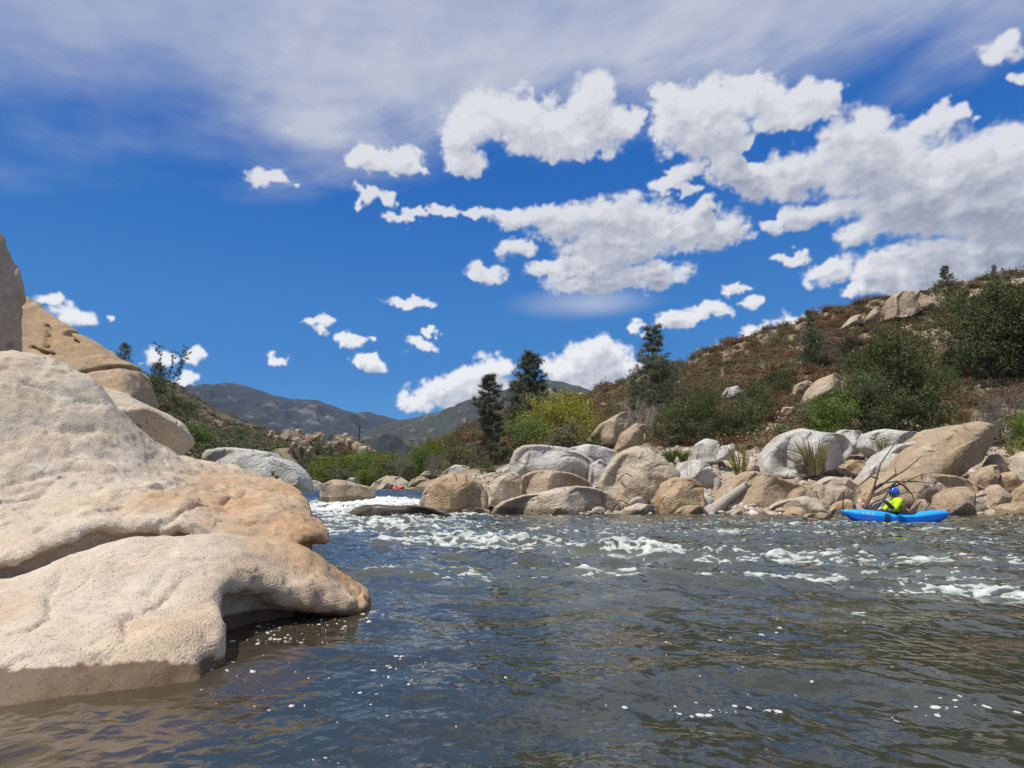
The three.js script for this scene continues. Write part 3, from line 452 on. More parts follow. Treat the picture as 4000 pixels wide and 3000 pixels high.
  for (const [name, list, m] of [['dry_slab', dry, rockMat], ['wet_margin', wet, rockWet]]) { const g = g0.clone(); g.setIndex(list); put(name, boxUV(g, 0.9), m, rock); }
  rock.children[1].userData.label = 'dark wet band along the waterline';
}

// ---------------------------------------------------------------- boulders
function ball(detail) { const g = new THREE.IcosahedronGeometry(1, detail); g.deleteAttribute('uv'); g.deleteAttribute('normal'); return mergeVertices(g, 1e-5); }
const balls = new Map(), ballOf = (d) => { if (!balls.has(d)) balls.set(d, ball(d)); return balls.get(d); };
const TONES = { white: [[0.60, 0.59, 0.565], [0.47, 0.44, 0.40]], cream: [[0.58, 0.50, 0.40], [0.46, 0.365, 0.265]], tan: [[0.45, 0.345, 0.235], [0.36, 0.26, 0.165]], orange: [[0.50, 0.375, 0.245], [0.42, 0.275, 0.15]], grey: [[0.49, 0.46, 0.415], [0.39, 0.355, 0.31]], dark: [[0.05, 0.042, 0.034], [0.10, 0.08, 0.06]], pink: [[0.52, 0.425, 0.325], [0.42, 0.31, 0.215]] };
function stoneColour(g, tone, seed, c0, size, stain = 0) {
  const p = g.attributes.position.array, col = new Float32Array(p.length), [A, B] = TONES[tone], s = 2.2 / size;
  for (let i = 0; i < p.length; i += 3) {
    const x = p[i] + seed, y = p[i + 1], z = p[i + 2], a = fbm(x * s, y * s, z * s, 4), b = fbm(x * s * 4, y * s * 4, z * s * 4 + 3, 3), k = noise(x * s * 17, y * s * 17, z * s * 17);
    let t = mix3(A, B, clamp(0.45 + 1.3 * a + 0.5 * b));
    t = mix3(t, [0.14, 0.105, 0.075], 0.7 * sstep(0.30, 0.55, b + 0.4 * a)); t = mix3(t, [0.62, 0.60, 0.56], 0.5 * sstep(0.25, 0.5, fbm(x * s * 2.2 + 9, y * s * 2.2, z * s * 2.2, 3) + 0.3 * k));
    t = mix3(t, [0.44, 0.27, 0.13], 0.4 * sstep(0.2, 0.55, a - 0.5 * b));
    if (stain && y + c0 < stain * (1 + 0.7 * a)) t = mix3(t, [0.17, 0.115, 0.065], 0.7);              // the brown line the river leaves
    for (let q = 0; q < 3; q++) col[i + q] = t[q] * (0.93 + 0.22 * b + 0.15 * k);
  }
  g.setAttribute('color', new THREE.BufferAttribute(col, 3));
}
function boulder(pts, D, tone, label, o = {}) {                   // a rock with that outline from the river, as deep as it is wide
  const r = rng(o.seed ?? Math.round(pts[0][0] * 7 + pts[0][1])), w = pts.map(([px, py]) => at(px, py, D));
  const c = w.reduce((s, p) => s.add(p), new THREE.Vector3()).multiplyScalar(1 / w.length);
  const area = Math.abs(w.reduce((s, p, i) => { const q = w[(i + 1) % w.length]; return s + p.x * q.y - q.x * p.y; }, 0)) / 2, size = Math.sqrt(area), T = size * (o.deep ?? 0.62);
  const poly = w.map((p) => [p.x - c.x, p.y - c.y]);
  const R = (a) => { const dx = Math.cos(a), dy = Math.sin(a); let best = 0; for (let i = 0, j = poly.length - 1; i < poly.length; j = i++) { const [ax, ay] = poly[j], ex = poly[i][0] - ax, ey = poly[i][1] - ay, den = dx * ey - dy * ex; if (Math.abs(den) < 1e-9) continue; const t = (ax * ey - ay * ex) / den, s = (ax * dy - ay * dx) / den; if (t > 0 && s >= -1e-6 && s <= 1 + 1e-6) best = Math.max(best, t); } return best; };
  const NA = 256, tab = new Float32Array(NA); for (let i = 0; i < NA; i++) tab[i] = R(i / NA * 2 * Math.PI);
  const Rs = (a) => { const f = ((a / (2 * Math.PI) + 1) % 1) * NA; let s = 0, t = 0; for (let k = -4; k <= 4; k++) { const q = 5 - Math.abs(k); s += q * tab[((Math.floor(f) + k) % NA + NA) % NA]; t += q; } return s / t; };
  const g = ballOf((o.detail ?? (size > 1.3 ? 26 : size > 0.6 ? 17 : 10))).clone(), p = g.attributes.position.array, cuts = [];
  for (let k = 0; k < (o.cuts ?? 6); k++) { const a = r() * 2 * Math.PI, up = (r() - 0.35) * 1.2, n = new THREE.Vector3(Math.cos(a) * 0.9, up, 0.35 + 0.9 * r()).normalize(); if (k % 3 === 2) n.z *= -1; cuts.push([n, 0.56 + 0.3 * r()]); }
  const cracks = (o.cracks ?? []).map((l) => l.map(([px, py]) => { const q = at(px, py, D - T * 0.6); return [q.x - c.x, q.y - c.y]; }));
  const sd = r() * 50, e = o.box ?? 0.72, f = 1.4 / size;
  for (let i = 0; i < p.length; i += 3) {
    let x = p[i], y = p[i + 1], z = p[i + 2];
    const a = Math.atan2(y, x), q = Math.pow(Math.hypot(x, y), e), zz = Math.sign(z) * Math.pow(Math.abs(z), e), rr = Rs(a);
    x = Math.cos(a) * q * rr; y = Math.sin(a) * q * rr; z = zz * T * (0.8 + 0.2 * rr / size);
    for (const [n, k] of cuts) { const over = (x * n.x + y * n.y) / (size * 0.62) + z * n.z / T - k; if (over > 0 && Math.sign(n.z) === Math.sign(z || 1)) { const b = over * 0.9 * (1 - sstep(0.86, 1, q)); x -= n.x * b * size * 0.5; y -= n.y * b * size * 0.5; z -= n.z * b * T; } }
    const wx = x + 0.04 * size * noise(x * f * 2 + sd, y * f * 2, z * f * 2), cf = (o.blocks ?? 1.5) * f, [edge, id] = cells(wx * cf + sd, (y + 0.25 * x) * cf * 1.3, z * cf);
    let dn = 0.045 * fbm(x * f + sd, y * f, z * f, 4, 0.55) + (o.frac ?? 0.3) * (0.085 * (id - 0.5) * sstep(0, 0.05, edge) - 0.03 * sstep(0.07, 0.0, edge)) + 0.022 * fbm(x * f * 5 + sd, y * f * 5, z * f * 5, 4, 0.6);
    for (const line of cracks) for (let c = 1; c < line.length; c++) { const [ax, ay] = line[c - 1], ex = line[c][0] - ax, ey = line[c][1] - ay, t = clamp(((wx - ax) * ex + (y - ay) * ey) / (ex * ex + ey * ey)), dd = Math.hypot(wx - ax - t * ex, y - ay - t * ey); if (z > 0 && dd < 0.16) dn -= 0.045 * sstep(0.06, 0, dd) / size - 0.0 ; }
    const k = 1 + dn;
    p[i] = x * k; p[i + 1] = y * k; p[i + 2] = z * k + 0.10 * size * noise(x * f * 1.6 + sd, y * f * 1.6, 9);
  }
  if (o.tilt) { g.rotateX(o.tilt); }
  stoneColour(g, tone, sd, c.y - (o.water ?? 0), size, o.stain ?? 0);
  g.computeVertexNormals();
  const m = put(o.name ?? 'boulder', boxUV(g, D < 12 ? 0.5 : 0.2), o.wet ? rockWet : D < 12 ? rockMat : boulderMat);
  m.position.copy(c);
  return tag(m, label, o.category ?? 'boulder', o.group);
}

function blockRock(pts, D, tone, label, o = {}) {                 // a jointed block: that outline, a plane front that leans, a plane back
  const w = pts.map(([px, py]) => at(px, py, D)), c = w.reduce((s, p) => s.add(p), new THREE.Vector3()).multiplyScalar(1 / w.length), poly = polyDist(w.map((p) => [p.x - c.x, p.y - c.y]));
  const lo = [9, 9], hi = [-9, -9]; w.forEach((p) => { lo[0] = Math.min(lo[0], p.x - c.x); lo[1] = Math.min(lo[1], p.y - c.y); hi[0] = Math.max(hi[0], p.x - c.x); hi[1] = Math.max(hi[1], p.y - c.y); });
  const size = Math.sqrt((hi[0] - lo[0]) * (hi[1] - lo[1])), deep = o.deep * size, k = (o.round ?? 0.06) * size, f = 1.5 / size, sd = pts[0][0] % 37, planes = o.planes.map(([x, y, z, d]) => [V(x, y, z).normalize(), d * size]), cell = size / (o.fine ?? 60);
  const cracks = (o.cracks ?? []).map((l) => l.map(([px, py]) => { const q = at(px, py, D); return [q.x - c.x, q.y - c.y]; }));
  const sdf = (x, y, z) => {
    let d = smax(poly(x, y), -z - (o.back ?? o.deep * 0.5) * size, k);
    for (const [n, q] of planes) d = smax(d, x * n.x + y * n.y + z * n.z - q, k);
    if (Math.abs(d) > 0.25 * size) return d;
    const [edge, id] = cells(x * f * 1.4 + sd, y * f * 1.7, z * f * 1.4);
    d += (o.frac ?? 0.3) * size * (0.05 * (0.5 - id) * sstep(0, 0.06, edge) + 0.015 * sstep(0.05, 0, edge)) + size * (0.03 * fbm(x * f * 1.2 + sd, y * f * 1.2, z * f * 1.2, 4, 0.55) + 0.008 * fbm(x * f * 9, y * f * 9, z * f * 9, 3, 0.6));
    for (const line of cracks) for (let i = 1; i < line.length; i++) { const [ax, ay] = line[i - 1], ex = line[i][0] - ax, ey = line[i][1] - ay, wx = x + 0.03 * noise(x * 7, y * 7, 1), t = clamp(((wx - ax) * ex + (y - ay) * ey) / (ex * ex + ey * ey)), q = Math.hypot(wx - ax - t * ex, y - ay - t * ey), wd = o.crack ?? 0.05; if (q < wd) d += wd * 1.2 * sstep(wd, 0, q); }
    return d;
  };
  const { pos, idx } = surfaceNets(sdf, [lo[0] - 0.1 * size, lo[1] - 0.1 * size, -deep * 0.7], [hi[0] + 0.1 * size, hi[1] + 0.1 * size, deep * 0.9], cell), g = geo(pos, idx);
  stoneColour(g, tone, sd, c.y, size, 0); g.computeVertexNormals();
  const m = put(o.name ?? 'boulder', boxUV(g, D < 12 ? 0.5 : 0.2), D < 12 ? rockMat : boulderMat); m.position.copy(c);
  return tag(m, label, o.category ?? 'boulder', o.group);
}
// rocks of the near bank, behind the outcrop
blockRock([[-1100, 1480], [-1100, 640], [-500, 690], [-110, 790], [-20, 875], [10, 958], [30, 1060], [40, 1130], [28, 1210], [24, 1290], [14, 1370], [0, 1440], [-300, 1480]], 6.0, 'pink', 'steep shaded rock wall leaning over the sunlit slab', { name: 'rock_wall', category: 'rock', deep: 0.6, back: 0.1, planes: [[0.55, -0.10, 0.8, 0.34], [0, 0, 1, 0.22]], frac: 0.3, fine: 90 });
blockRock([[-323, 1680], [-273, 1090], [37, 1128], [117, 1178], [227, 1256], [347, 1335], [407, 1385], [485, 1412], [522, 1460], [539, 1510], [557, 1570], [547, 1640], [377, 1680]], 8.2, 'orange', 'sloping orange and cream rock slab with a long vertical crack', { name: 'rock_slab', category: 'rock', deep: 0.34, planes: [[0.12, 0.50, 0.8, 0.06], [0.75, 0.35, 0.6, 0.34]], frac: 0.2, fine: 110, round: 0.04, crack: 0.045, cracks: [[[160, 1265], [185, 1310], [200, 1360], [212, 1440], [235, 1500]], [[330, 1580], [345, 1520], [370, 1470], [440, 1445], [530, 1425]], [[150, 1365], [190, 1385], [240, 1395]], [[250, 1260], [240, 1300], [300, 1340]], [[345, 1520], [420, 1530], [500, 1560]]] });
blockRock([[358, 1800], [378, 1545], [393, 1512], [448, 1528], [538, 1568], [618, 1612], [668, 1655], [718, 1720], [768, 1785], [790, 1815], [738, 1850], [578, 1860]], 7.0, 'cream', 'cream topped rock wedge with a dark shaded face behind the slab', { name: 'rock_wedge', category: 'rock', deep: 0.5, planes: [[0.42, -0.46, 0.8, -0.02], [0.2, 0.75, 0.65, 0.22]], frac: 0.5, fine: 80, round: 0.03 });
boulder([[800, 1850], [812, 1772], [840, 1752], [910, 1748], [1000, 1758], [1065, 1768], [1090, 1790], [1140, 1805], [1180, 1835], [1208, 1872], [1216, 1912], [1150, 1925], [1000, 1920], [880, 1910]], 19, 'white', 'pale water worn boulder with a hollowed dark end beside the rapid', { detail: 28, seed: 3 });
boulder([[1180, 1912], [1200, 1880], [1230, 1875], [1262, 1890], [1258, 1915]], 27, 'grey', 'small grey boulder next to the hollowed pale boulder', {});
// rocks in and beside the rapid
boulder([[1252, 1985], [1256, 1925], [1268, 1888], [1305, 1871], [1345, 1875], [1400, 1893], [1446, 1902], [1468, 1930], [1462, 1962], [1440, 1985]], 29.5, 'pink', 'rounded pinkish boulder standing in white water at the drop', { stain: 0.25, water: 0.35 });
boulder([[1632, 2020], [1642, 1955], [1668, 1902], [1708, 1866], [1770, 1845], [1832, 1856], [1882, 1890], [1906, 1930], [1908, 1975], [1895, 2015], [1760, 2025]], 23.8, 'orange', 'large smooth orange brown boulder with a dark hollow in its side', { detail: 28, stain: 0.18, cuts: 4 });
boulder([[1345, 2050], [1368, 1996], [1415, 1970], [1480, 1970], [1545, 1976], [1610, 1973], [1690, 1986], [1750, 2004], [1795, 2026], [1700, 2065], [1450, 2065]], 19.2, 'dark', 'low dark wet rock awash in the foam', { wet: true, name: 'wet_rock', category: 'rock', deep: 0.5, detail: 26 });
boulder([[1730, 2015], [1760, 1988], [1830, 1978], [1900, 1988], [1925, 2012]], 23.2, 'tan', 'flat tan rock at the foot of the smooth orange boulder', { stain: 0.12 });
// the boulder bank across the river
boulder([[1900, 1990], [1915, 1900], [1945, 1865], [1985, 1846], [2025, 1850], [2045, 1900], [2030, 1990]], 25.4, 'cream', 'cream boulder tucked under the end of the white boulder', { stain: 0.2 });
boulder([[1986, 1890], [1988, 1815], [2005, 1765], [2040, 1742], [2120, 1740], [2200, 1750], [2262, 1772], [2312, 1800], [2338, 1850], [2330, 1900], [2200, 1925], [2060, 1915]], 27.4, 'white', 'biggest flat topped white boulder on the far bank', { detail: 28, box: 0.6 });
boulder([[2195, 1790], [2215, 1752], [2290, 1734], [2350, 1744], [2412, 1766], [2410, 1810], [2300, 1840]], 29.6, 'white', 'white boulder rising behind the flat topped one', {});
boulder([[2000, 1960], [2012, 1905], [2040, 1858], [2085, 1838], [2150, 1834], [2232, 1850], [2312, 1888], [2322, 1930], [2240, 1970], [2100, 1980]], 25.7, 'pink', 'tan loaf shaped boulder below the flat topped white one', { detail: 26 });
boulder([[1895, 2030], [1930, 1975], [2000, 1940], [2100, 1925], [2180, 1905], [2250, 1898], [2325, 1906], [2388, 1932], [2420, 1975], [2422, 2028], [2200, 2035]], 23.7, 'cream', 'long low cream boulder lying along the waterline', { detail: 30, stain: 0.22 });
boulder([[2295, 1910], [2305, 1815], [2345, 1792], [2382, 1822], [2372, 1900]], 26.4, 'white', 'upright block wedged between the flat topped and egg shaped boulders', { box: 0.55 });
boulder([[2335, 1900], [2366, 1830], [2415, 1768], [2480, 1742], [2530, 1752], [2590, 1796], [2625, 1828], [2652, 1848], [2640, 1885], [2580, 1925], [2530, 1975], [2430, 1985], [2370, 1950]], 25.2, 'cream', 'tall egg shaped cream boulder with a white cap', { detail: 30, cuts: 5 });
boulder([[2562, 2030], [2566, 1940], [2585, 1888], [2635, 1862], [2700, 1865], [2735, 1895], [2745, 1950], [2742, 2028], [2650, 2035]], 23.6, 'orange', 'squarish orange boulder standing at the waterline', { detail: 26, stain: 0.25 });
boulder([[2530, 1950], [2540, 1910], [2570, 1890], [2590, 1910], [2585, 1980], [2550, 1985]], 24.3, 'cream', 'narrow rock in the gap between the egg shaped and orange boulders', {});
boulder([[2600, 1880], [2625, 1838], [2665, 1806], [2710, 1796], [2765, 1816], [2805, 1872], [2800, 1920], [2700, 1930]], 26.6, 'white', 'bright white boulder behind the squarish orange one', {});
boulder([[2410, 2020], [2440, 1985], [2490, 1965], [2560, 1975], [2580, 2020]], 23.2, 'cream', 'low cream rock at the water beside the orange boulder', { stain: 0.15 });
boulder([[2615, 2022], [2650, 1985], [2690, 1972], [2742, 1978], [2768, 2022]], 22.7, 'tan', 'small tan rock at the water before the orange boulder', { stain: 0.15 });
boulder([[2750, 2025], [2790, 1940], [2850, 1880], [2915, 1840], [2990, 1850], [3062, 1880], [3148, 1905], [3070, 1950], [2990, 2020], [2880, 2030]], 24.6, 'tan', 'tan boulder with slanting ledges behind the driftwood log', { detail: 28, box: 0.6 });
boulder([[2960, 2020], [3010, 1972], [3080, 1948], [3150, 1938], [3222, 1958], [3240, 2020]], 23.4, 'cream', 'cream rock shelf sloping into the river', { stain: 0.22 });
boulder([[3020, 1960], [3060, 1918], [3120, 1900], [3182, 1914], [3192, 1955]], 24.3, 'tan', 'low tan rock above the cream shelf', {});
boulder([[3180, 1950], [3192, 1885], [3235, 1860], [3300, 1868], [3346, 1900], [3348, 1960], [3260, 1975]], 25, 'cream', 'cream boulder with a rounded back beside the dead branch', {});
boulder([[3215, 1995], [3230, 1915], [3285, 1898], [3330, 1925], [3340, 1990]], 24, 'pink', 'square boulder under the rounded cream one', { box: 0.6 });
boulder([[3215, 2020], [3265, 1962], [3310, 1950], [3338, 1975], [3338, 2020]], 23, 'orange', 'small orange rock at the water beyond the kayak bow', { stain: 0.15 });
boulder([[3310, 2020], [3325, 1950], [3385, 1892], [3448, 1846], [3510, 1832], [3600, 1850], [3720, 1862], [3795, 1888], [3790, 1940], [3720, 1970], [3640, 2020], [3480, 2025]], 24.9, 'tan', 'long tan boulder with a flat back behind the kayaker', { detail: 30 });
boulder([[3350, 2020], [3400, 1965], [3455, 1942], [3505, 1965], [3570, 2020]], 23.1, 'grey', 'pale grey rock directly behind the kayaker', {});
boulder([[3540, 2015], [3575, 1955], [3602, 1948], [3650, 2015]], 23.3, 'pink', 'little pointed rock behind the kayak stern', {});
boulder([[3630, 2025], [3665, 1935], [3715, 1906], [3760, 1900], [3792, 1935], [3800, 2025]], 22.7, 'tan', 'domed tan boulder with a shaded foot off the kayak stern', { detail: 26, stain: 0.2 });
boulder([[2968, 1850], [2978, 1785], [3008, 1740], [3042, 1700], [3108, 1676], [3170, 1688], [3205, 1696], [3262, 1697], [3302, 1728], [3312, 1765], [3270, 1820], [3200, 1850], [3100, 1875], [3000, 1870]], 29, 'white', 'large cracked white boulder behind the tall grass tuft', { detail: 30, box: 0.62 });
boulder([[3240, 1705], [3290, 1678], [3350, 1685], [3370, 1712], [3355, 1770], [3290, 1780]], 31.5, 'white', 'greyish white boulder behind the cracked white one', {});
boulder([[3355, 1750], [3372, 1695], [3430, 1677], [3490, 1684], [3600, 1694], [3640, 1715], [3580, 1780], [3420, 1800]], 30.5, 'white', 'broad white boulder below the big oak', { detail: 24 });
boulder([[3340, 1910], [3368, 1840], [3435, 1775], [3500, 1738], [3570, 1728], [3560, 1800], [3470, 1880], [3390, 1920]], 27.3, 'white', 'white slab leaning against the overhanging tan boulder', { box: 0.6 });
blockRock([[3440, 1870], [3515, 1792], [3580, 1740], [3650, 1700], [3720, 1664], [3790, 1649], [3842, 1664], [3872, 1700], [3886, 1752], [3872, 1800], [3800, 1830], [3720, 1880], [3600, 1900], [3500, 1895]], 26.2, 'tan', 'great tilted tan boulder overhanging a dark hollow', { deep: 1.0, planes: [[-0.25, 0.45, 0.85, 0.26], [0.45, -0.50, 0.74, 0.20]], frac: 0.25, fine: 70, round: 0.07 });
boulder([[3790, 1900], [3798, 1862], [3838, 1826], [3886, 1814], [3900, 1850], [3868, 1905], [3825, 1915]], 24.6, 'tan', 'tan rock perched below the overhanging boulder', {});
boulder([[3872, 1905], [3895, 1855], [3940, 1842], [3974, 1870], [3960, 1920], [3900, 1925]], 24.7, 'orange', 'rounded orange rock next to the perched tan one', {});
boulder([[3842, 1830], [3885, 1772], [3930, 1774], [3955, 1810], [3940, 1860], [3870, 1865]], 26.6, 'pink', 'tan block behind the perched rock', {});
boulder([[3940, 1880], [3965, 1785], [4010, 1760], [4085, 1800], [4080, 1890], [3990, 1900]], 26, 'cream', 'cream boulder at the far end of the boulder bank', {});
boulder([[3780, 2010], [3792, 1935], [3842, 1924], [3835, 2005]], 23.2, 'cream', 'upright cream block beside the domed boulder', { box: 0.5 });
boulder([[3820, 2005], [3855, 1915], [3890, 1890], [3935, 1935], [3935, 2005]], 23.9, 'pink', 'pointed pinkish boulder beyond the upright block', {});
boulder([[3855, 2020], [3920, 1968], [4040, 1955], [4130, 1990], [4140, 2020]], 22.8, 'tan', 'long low tan rock at the water off the kayak stern', { stain: 0.2 });
boulder([[3925, 1985], [3960, 1905], [4020, 1880], [4090, 1920], [4090, 1990]], 24.4, 'tan', 'tan boulder above the long low rock', {});
boulder([[2702, 1815], [2716, 1735], [2758, 1712], [2800, 1724], [2812, 1775], [2800, 1820]], 30.2, 'white', 'white topped boulder in front of the dark green bushes', {});
boulder([[2795, 1800], [2818, 1742], [2866, 1734], [2868, 1795]], 29.4, 'white', 'small white boulder beside the yellowing willow shoots', {});
boulder([[2860, 1905], [2880, 1860], [2930, 1845], [2960, 1880], [2940, 1910]], 26, 'cream', 'small cream rock between the ledged and cracked boulders', {});
boulder([[3290, 1830], [3320, 1795], [3370, 1800], [3390, 1840], [3340, 1860]], 27.8, 'orange', 'orange boulder at the foot of the cracked white one', {});
boulder([[3130, 2024], [3160, 2006], [3215, 2002], [3255, 2012], [3270, 2032]], 17.6, 'tan', 'flat rock just awash off the kayak bow', { name: 'wet_rock', category: 'rock', wet: true });
// rocks on the hillside
const hillRock = (pts, tone, label, o = {}) => { const b = pts.reduce((s, p) => [s[0] + p[0] / pts.length, Math.max(s[1], p[1])], [0, 0]), g = ground(b[0], b[1] + 6, 30); return boulder(pts, -g.z, tone, label, { detail: 16, ...o }); };
hillRock([[2290, 1720], [2345, 1655], [2420, 1615], [2465, 1606], [2455, 1665], [2400, 1735], [2330, 1745]], 'pink', 'brown sloping slab behind the yellow tree');
hillRock([[2395, 1765], [2425, 1692], [2480, 1655], [2528, 1660], [2518, 1730], [2440, 1775]], 'tan', 'brown rock split from the sloping slab by a dark gap');
hillRock([[2812, 1560], [2838, 1515], [2880, 1507], [2908, 1555]], 'white', 'pale domed rock above the dark green bushes');
hillRock([[3130, 1585], [3158, 1522], [3200, 1481], [3250, 1462], [3297, 1480], [3305, 1510], [3240, 1560]], 'pink', 'smooth pink slab on the hillside left of the oak'.replace(' left of', ' beside'), { detail: 22 });
hillRock([[3095, 1545], [3108, 1502], [3150, 1485], [3178, 1500], [3145, 1555]], 'tan', 'broken brown rock against the smooth pink slab');
hillRock([[3600, 1330], [3618, 1290], [3660, 1281], [3697, 1305], [3708, 1345], [3690, 1375], [3630, 1370]], 'pink', 'round pink boulder standing out above the oak', { detail: 20 });
hillRock([[3625, 1395], [3645, 1362], [3700, 1362], [3720, 1390]], 'pink', 'flat pink rock under the round boulder');
hillRock([[3474, 1250], [3478, 1168], [3500, 1146], [3545, 1142], [3562, 1168], [3570, 1230], [3540, 1250]], 'pink', 'tall split tor standing on the skyline', { detail: 20, box: 0.42, frac: 0.7 });
hillRock([[3556, 1228], [3558, 1160], [3578, 1138], [3622, 1140], [3628, 1215]], 'tan', 'square shouldered tor block next to the split one', { detail: 20, box: 0.42, frac: 0.7 });
hillRock([[3588, 1218], [3594, 1158], [3642, 1148], [3662, 1172], [3655, 1220]], 'pink', 'low tor block at the end of the skyline group', { detail: 18, box: 0.42, frac: 0.7 });
hillRock([[3445, 1235], [3452, 1195], [3472, 1188], [3480, 1230]], 'tan', 'small upright rock leaning on the split tor');
hillRock([[3355, 1270], [3395, 1228], [3420, 1200], [3446, 1214], [3436, 1262]], 'tan', 'pointed rock on the crest below the tor');
hillRock([[3280, 1288], [3328, 1236], [3378, 1225], [3360, 1268]], 'pink', 'flat leaning slab on the crest');
hillRock([[3786, 1165], [3800, 1138], [3835, 1130], [3848, 1150], [3830, 1170]], 'pink', 'lone rounded rock on the crest among shrubs');
hillRock([[3940, 1120], [3960, 1092], [4010, 1085], [4030, 1120]], 'pink', 'angular rock at the top of the ridge');
hillRock([[2275, 1595], [2295, 1566], [2315, 1590]], 'pink', 'small pale rock beside the yellow tree crown'); hillRock([[2330, 1602], [2350, 1573], [2375, 1578], [2378, 1602]], 'tan', 'small rounded rock on the brown slope'); hillRock([[2405, 1590], [2420, 1570], [2440, 1575], [2440, 1595]], 'pink', 'pale rock below the tall pine');
hillRock([[2990, 1690], [3005, 1655], [3050, 1655], [3060, 1690]], 'pink', 'rounded tan rock at the foot of the gully'); hillRock([[3045, 1625], [3060, 1590], [3100, 1590], [3115, 1630]], 'orange', 'orange rock in the dry gully'); hillRock([[3590, 1690], [3600, 1645], [3650, 1635], [3675, 1660], [3660, 1695]], 'tan', 'mossy rock with a pale top under the oak'); hillRock([[3740, 1655], [3745, 1632], [3765, 1630], [3768, 1655]], 'cream', 'small upright stone above the overhanging boulder');
// rocks on the ridge beyond the rapid
const farRock = (px, py, w, h, D, tone) => boulder([[px - w / 2, py], [px - w * 0.45, py - h * (0.4 + 0.5 * ((px * 7) % 10) / 10)], [px - w * 0.1, py - h], [px + w * 0.3, py - h * 0.85], [px + w / 2, py - h * 0.2], [px + w * 0.4, py + h * 0.3], [px - w * 0.3, py + h * 0.35]], D, tone, 'brown weathered boulder on the low ridge beyond the rapid', { detail: 12, group: 'boulders on the low ridge', box: 0.55, seed: px, cuts: 9, frac: 0.9 });
for (const [px, py, w, h] of [[1128, 1712, 60, 34], [1165, 1700, 44, 26], [1172, 1728, 50, 30], [1205, 1722, 40, 30], [1240, 1722, 50, 34], [1255, 1706, 30, 22], [1150, 1756, 52, 30], [1190, 1745, 40, 26], [1325, 1728, 52, 30], [1350, 1716, 36, 26], [1372, 1738, 46, 34], [1395, 1750, 40, 26], [1425, 1772, 64, 32], [1460, 1778, 30, 22], [1290, 1745, 34, 18], [1215, 1762, 34, 20], [1085, 1722, 40, 22], [1270, 1762, 44, 18], [1060, 1700, 34, 20], [1120, 1778, 40, 22]]) farRock(px, py, w, h, 118 - (py - 1690) * 0.35, px % 3 ? 'tan' : 'pink');
boulder([[715, 1700], [730, 1650], [770, 1645], [790, 1690], [760, 1710]], 36, 'tan', 'dark brown rock among the shrubs of the near slope', {}); boulder([[820, 1670], [840, 1642], [880, 1640], [872, 1668]], 228, 'tan', 'flat ledge of rock jutting from the brown hill', {});
// rocks beyond the pool
for (const [pts, D, tone, label] of [[[[1435, 1920], [1460, 1885], [1510, 1858], [1560, 1862], [1600, 1885], [1605, 1925]], 49, 'cream', 'cream rock with a sloping back beyond the pool'], [[[1590, 1905], [1610, 1872], [1650, 1862], [1690, 1880], [1700, 1910]], 47, 'cream', 'pale rock behind the smooth orange boulder'], [[[1720, 1890], [1735, 1840], [1780, 1815], [1835, 1822], [1850, 1880]], 40, 'white', 'lichen spotted white boulder among bare trees'], [[[1635, 1860], [1660, 1840], [1720, 1835], [1740, 1860]], 48, 'grey', 'small grey rock beside the lichen spotted boulder'], [[[1348, 1885], [1365, 1866], [1400, 1866], [1410, 1888]], 50, 'white', 'small white rock in front of the green willows'], [[[1820, 1710], [1835, 1678], [1870, 1672], [1880, 1710]], 104, 'orange', 'orange rock showing behind the brown pine']]) boulder(pts, D, tone, label, {});

// ---------------------------------------------------------------- trees, shrubs and grass
function limb(pts, r0, r1, sides = 5) {                           // a tapered round limb through points
  const pos = [], idx = [], n = pts.length, t = new THREE.Vector3(), a = new THREE.Vector3(), b = new THREE.Vector3();
  for (let i = 0; i < n; i++) {
    t.copy(pts[Math.min(n - 1, i + 1)]).sub(pts[Math.max(0, i - 1)]).normalize();
    a.set(0.31, 0.2, 0.93).cross(t).normalize(); b.crossVectors(t, a);
    const r = mix(r0, r1, i / (n - 1));
    for (let k = 0; k < sides; k++) { const c = Math.cos(k / sides * 2 * Math.PI) * r, s = Math.sin(k / sides * 2 * Math.PI) * r; pos.push(pts[i].x + a.x * c + b.x * s, pts[i].y + a.y * c + b.y * s, pts[i].z + a.z * c + b.z * s); }
  }
  for (let i = 0; i + 1 < n; i++) for (let k = 0; k < sides; k++) { const p = i * sides + k, q = i * sides + (k + 1) % sides; idx.push(p, q, p + sides, q, q + sides, p + sides); }
  for (let k = 2; k < sides; k++) { idx.push(0, k, k - 1); const e = (n - 1) * sides; idx.push(e, e + k - 1, e + k); }
  const g = geo(pos, idx); g.computeVertexNormals(); return g;
}
const bent = (a, b, r, k, n = 5) => { const o = []; for (let i = 0; i < n; i++) { const t = i / (n - 1), p = a.clone().lerp(b, t); const q = k * Math.sin(t * Math.PI) * a.distanceTo(b); p.x += (r() - 0.5) * q; p.y += (r() - 0.3) * q; p.z += (r() - 0.5) * q; o.push(i === 0 ? a.clone() : i === n - 1 ? b.clone() : p); } return o; };
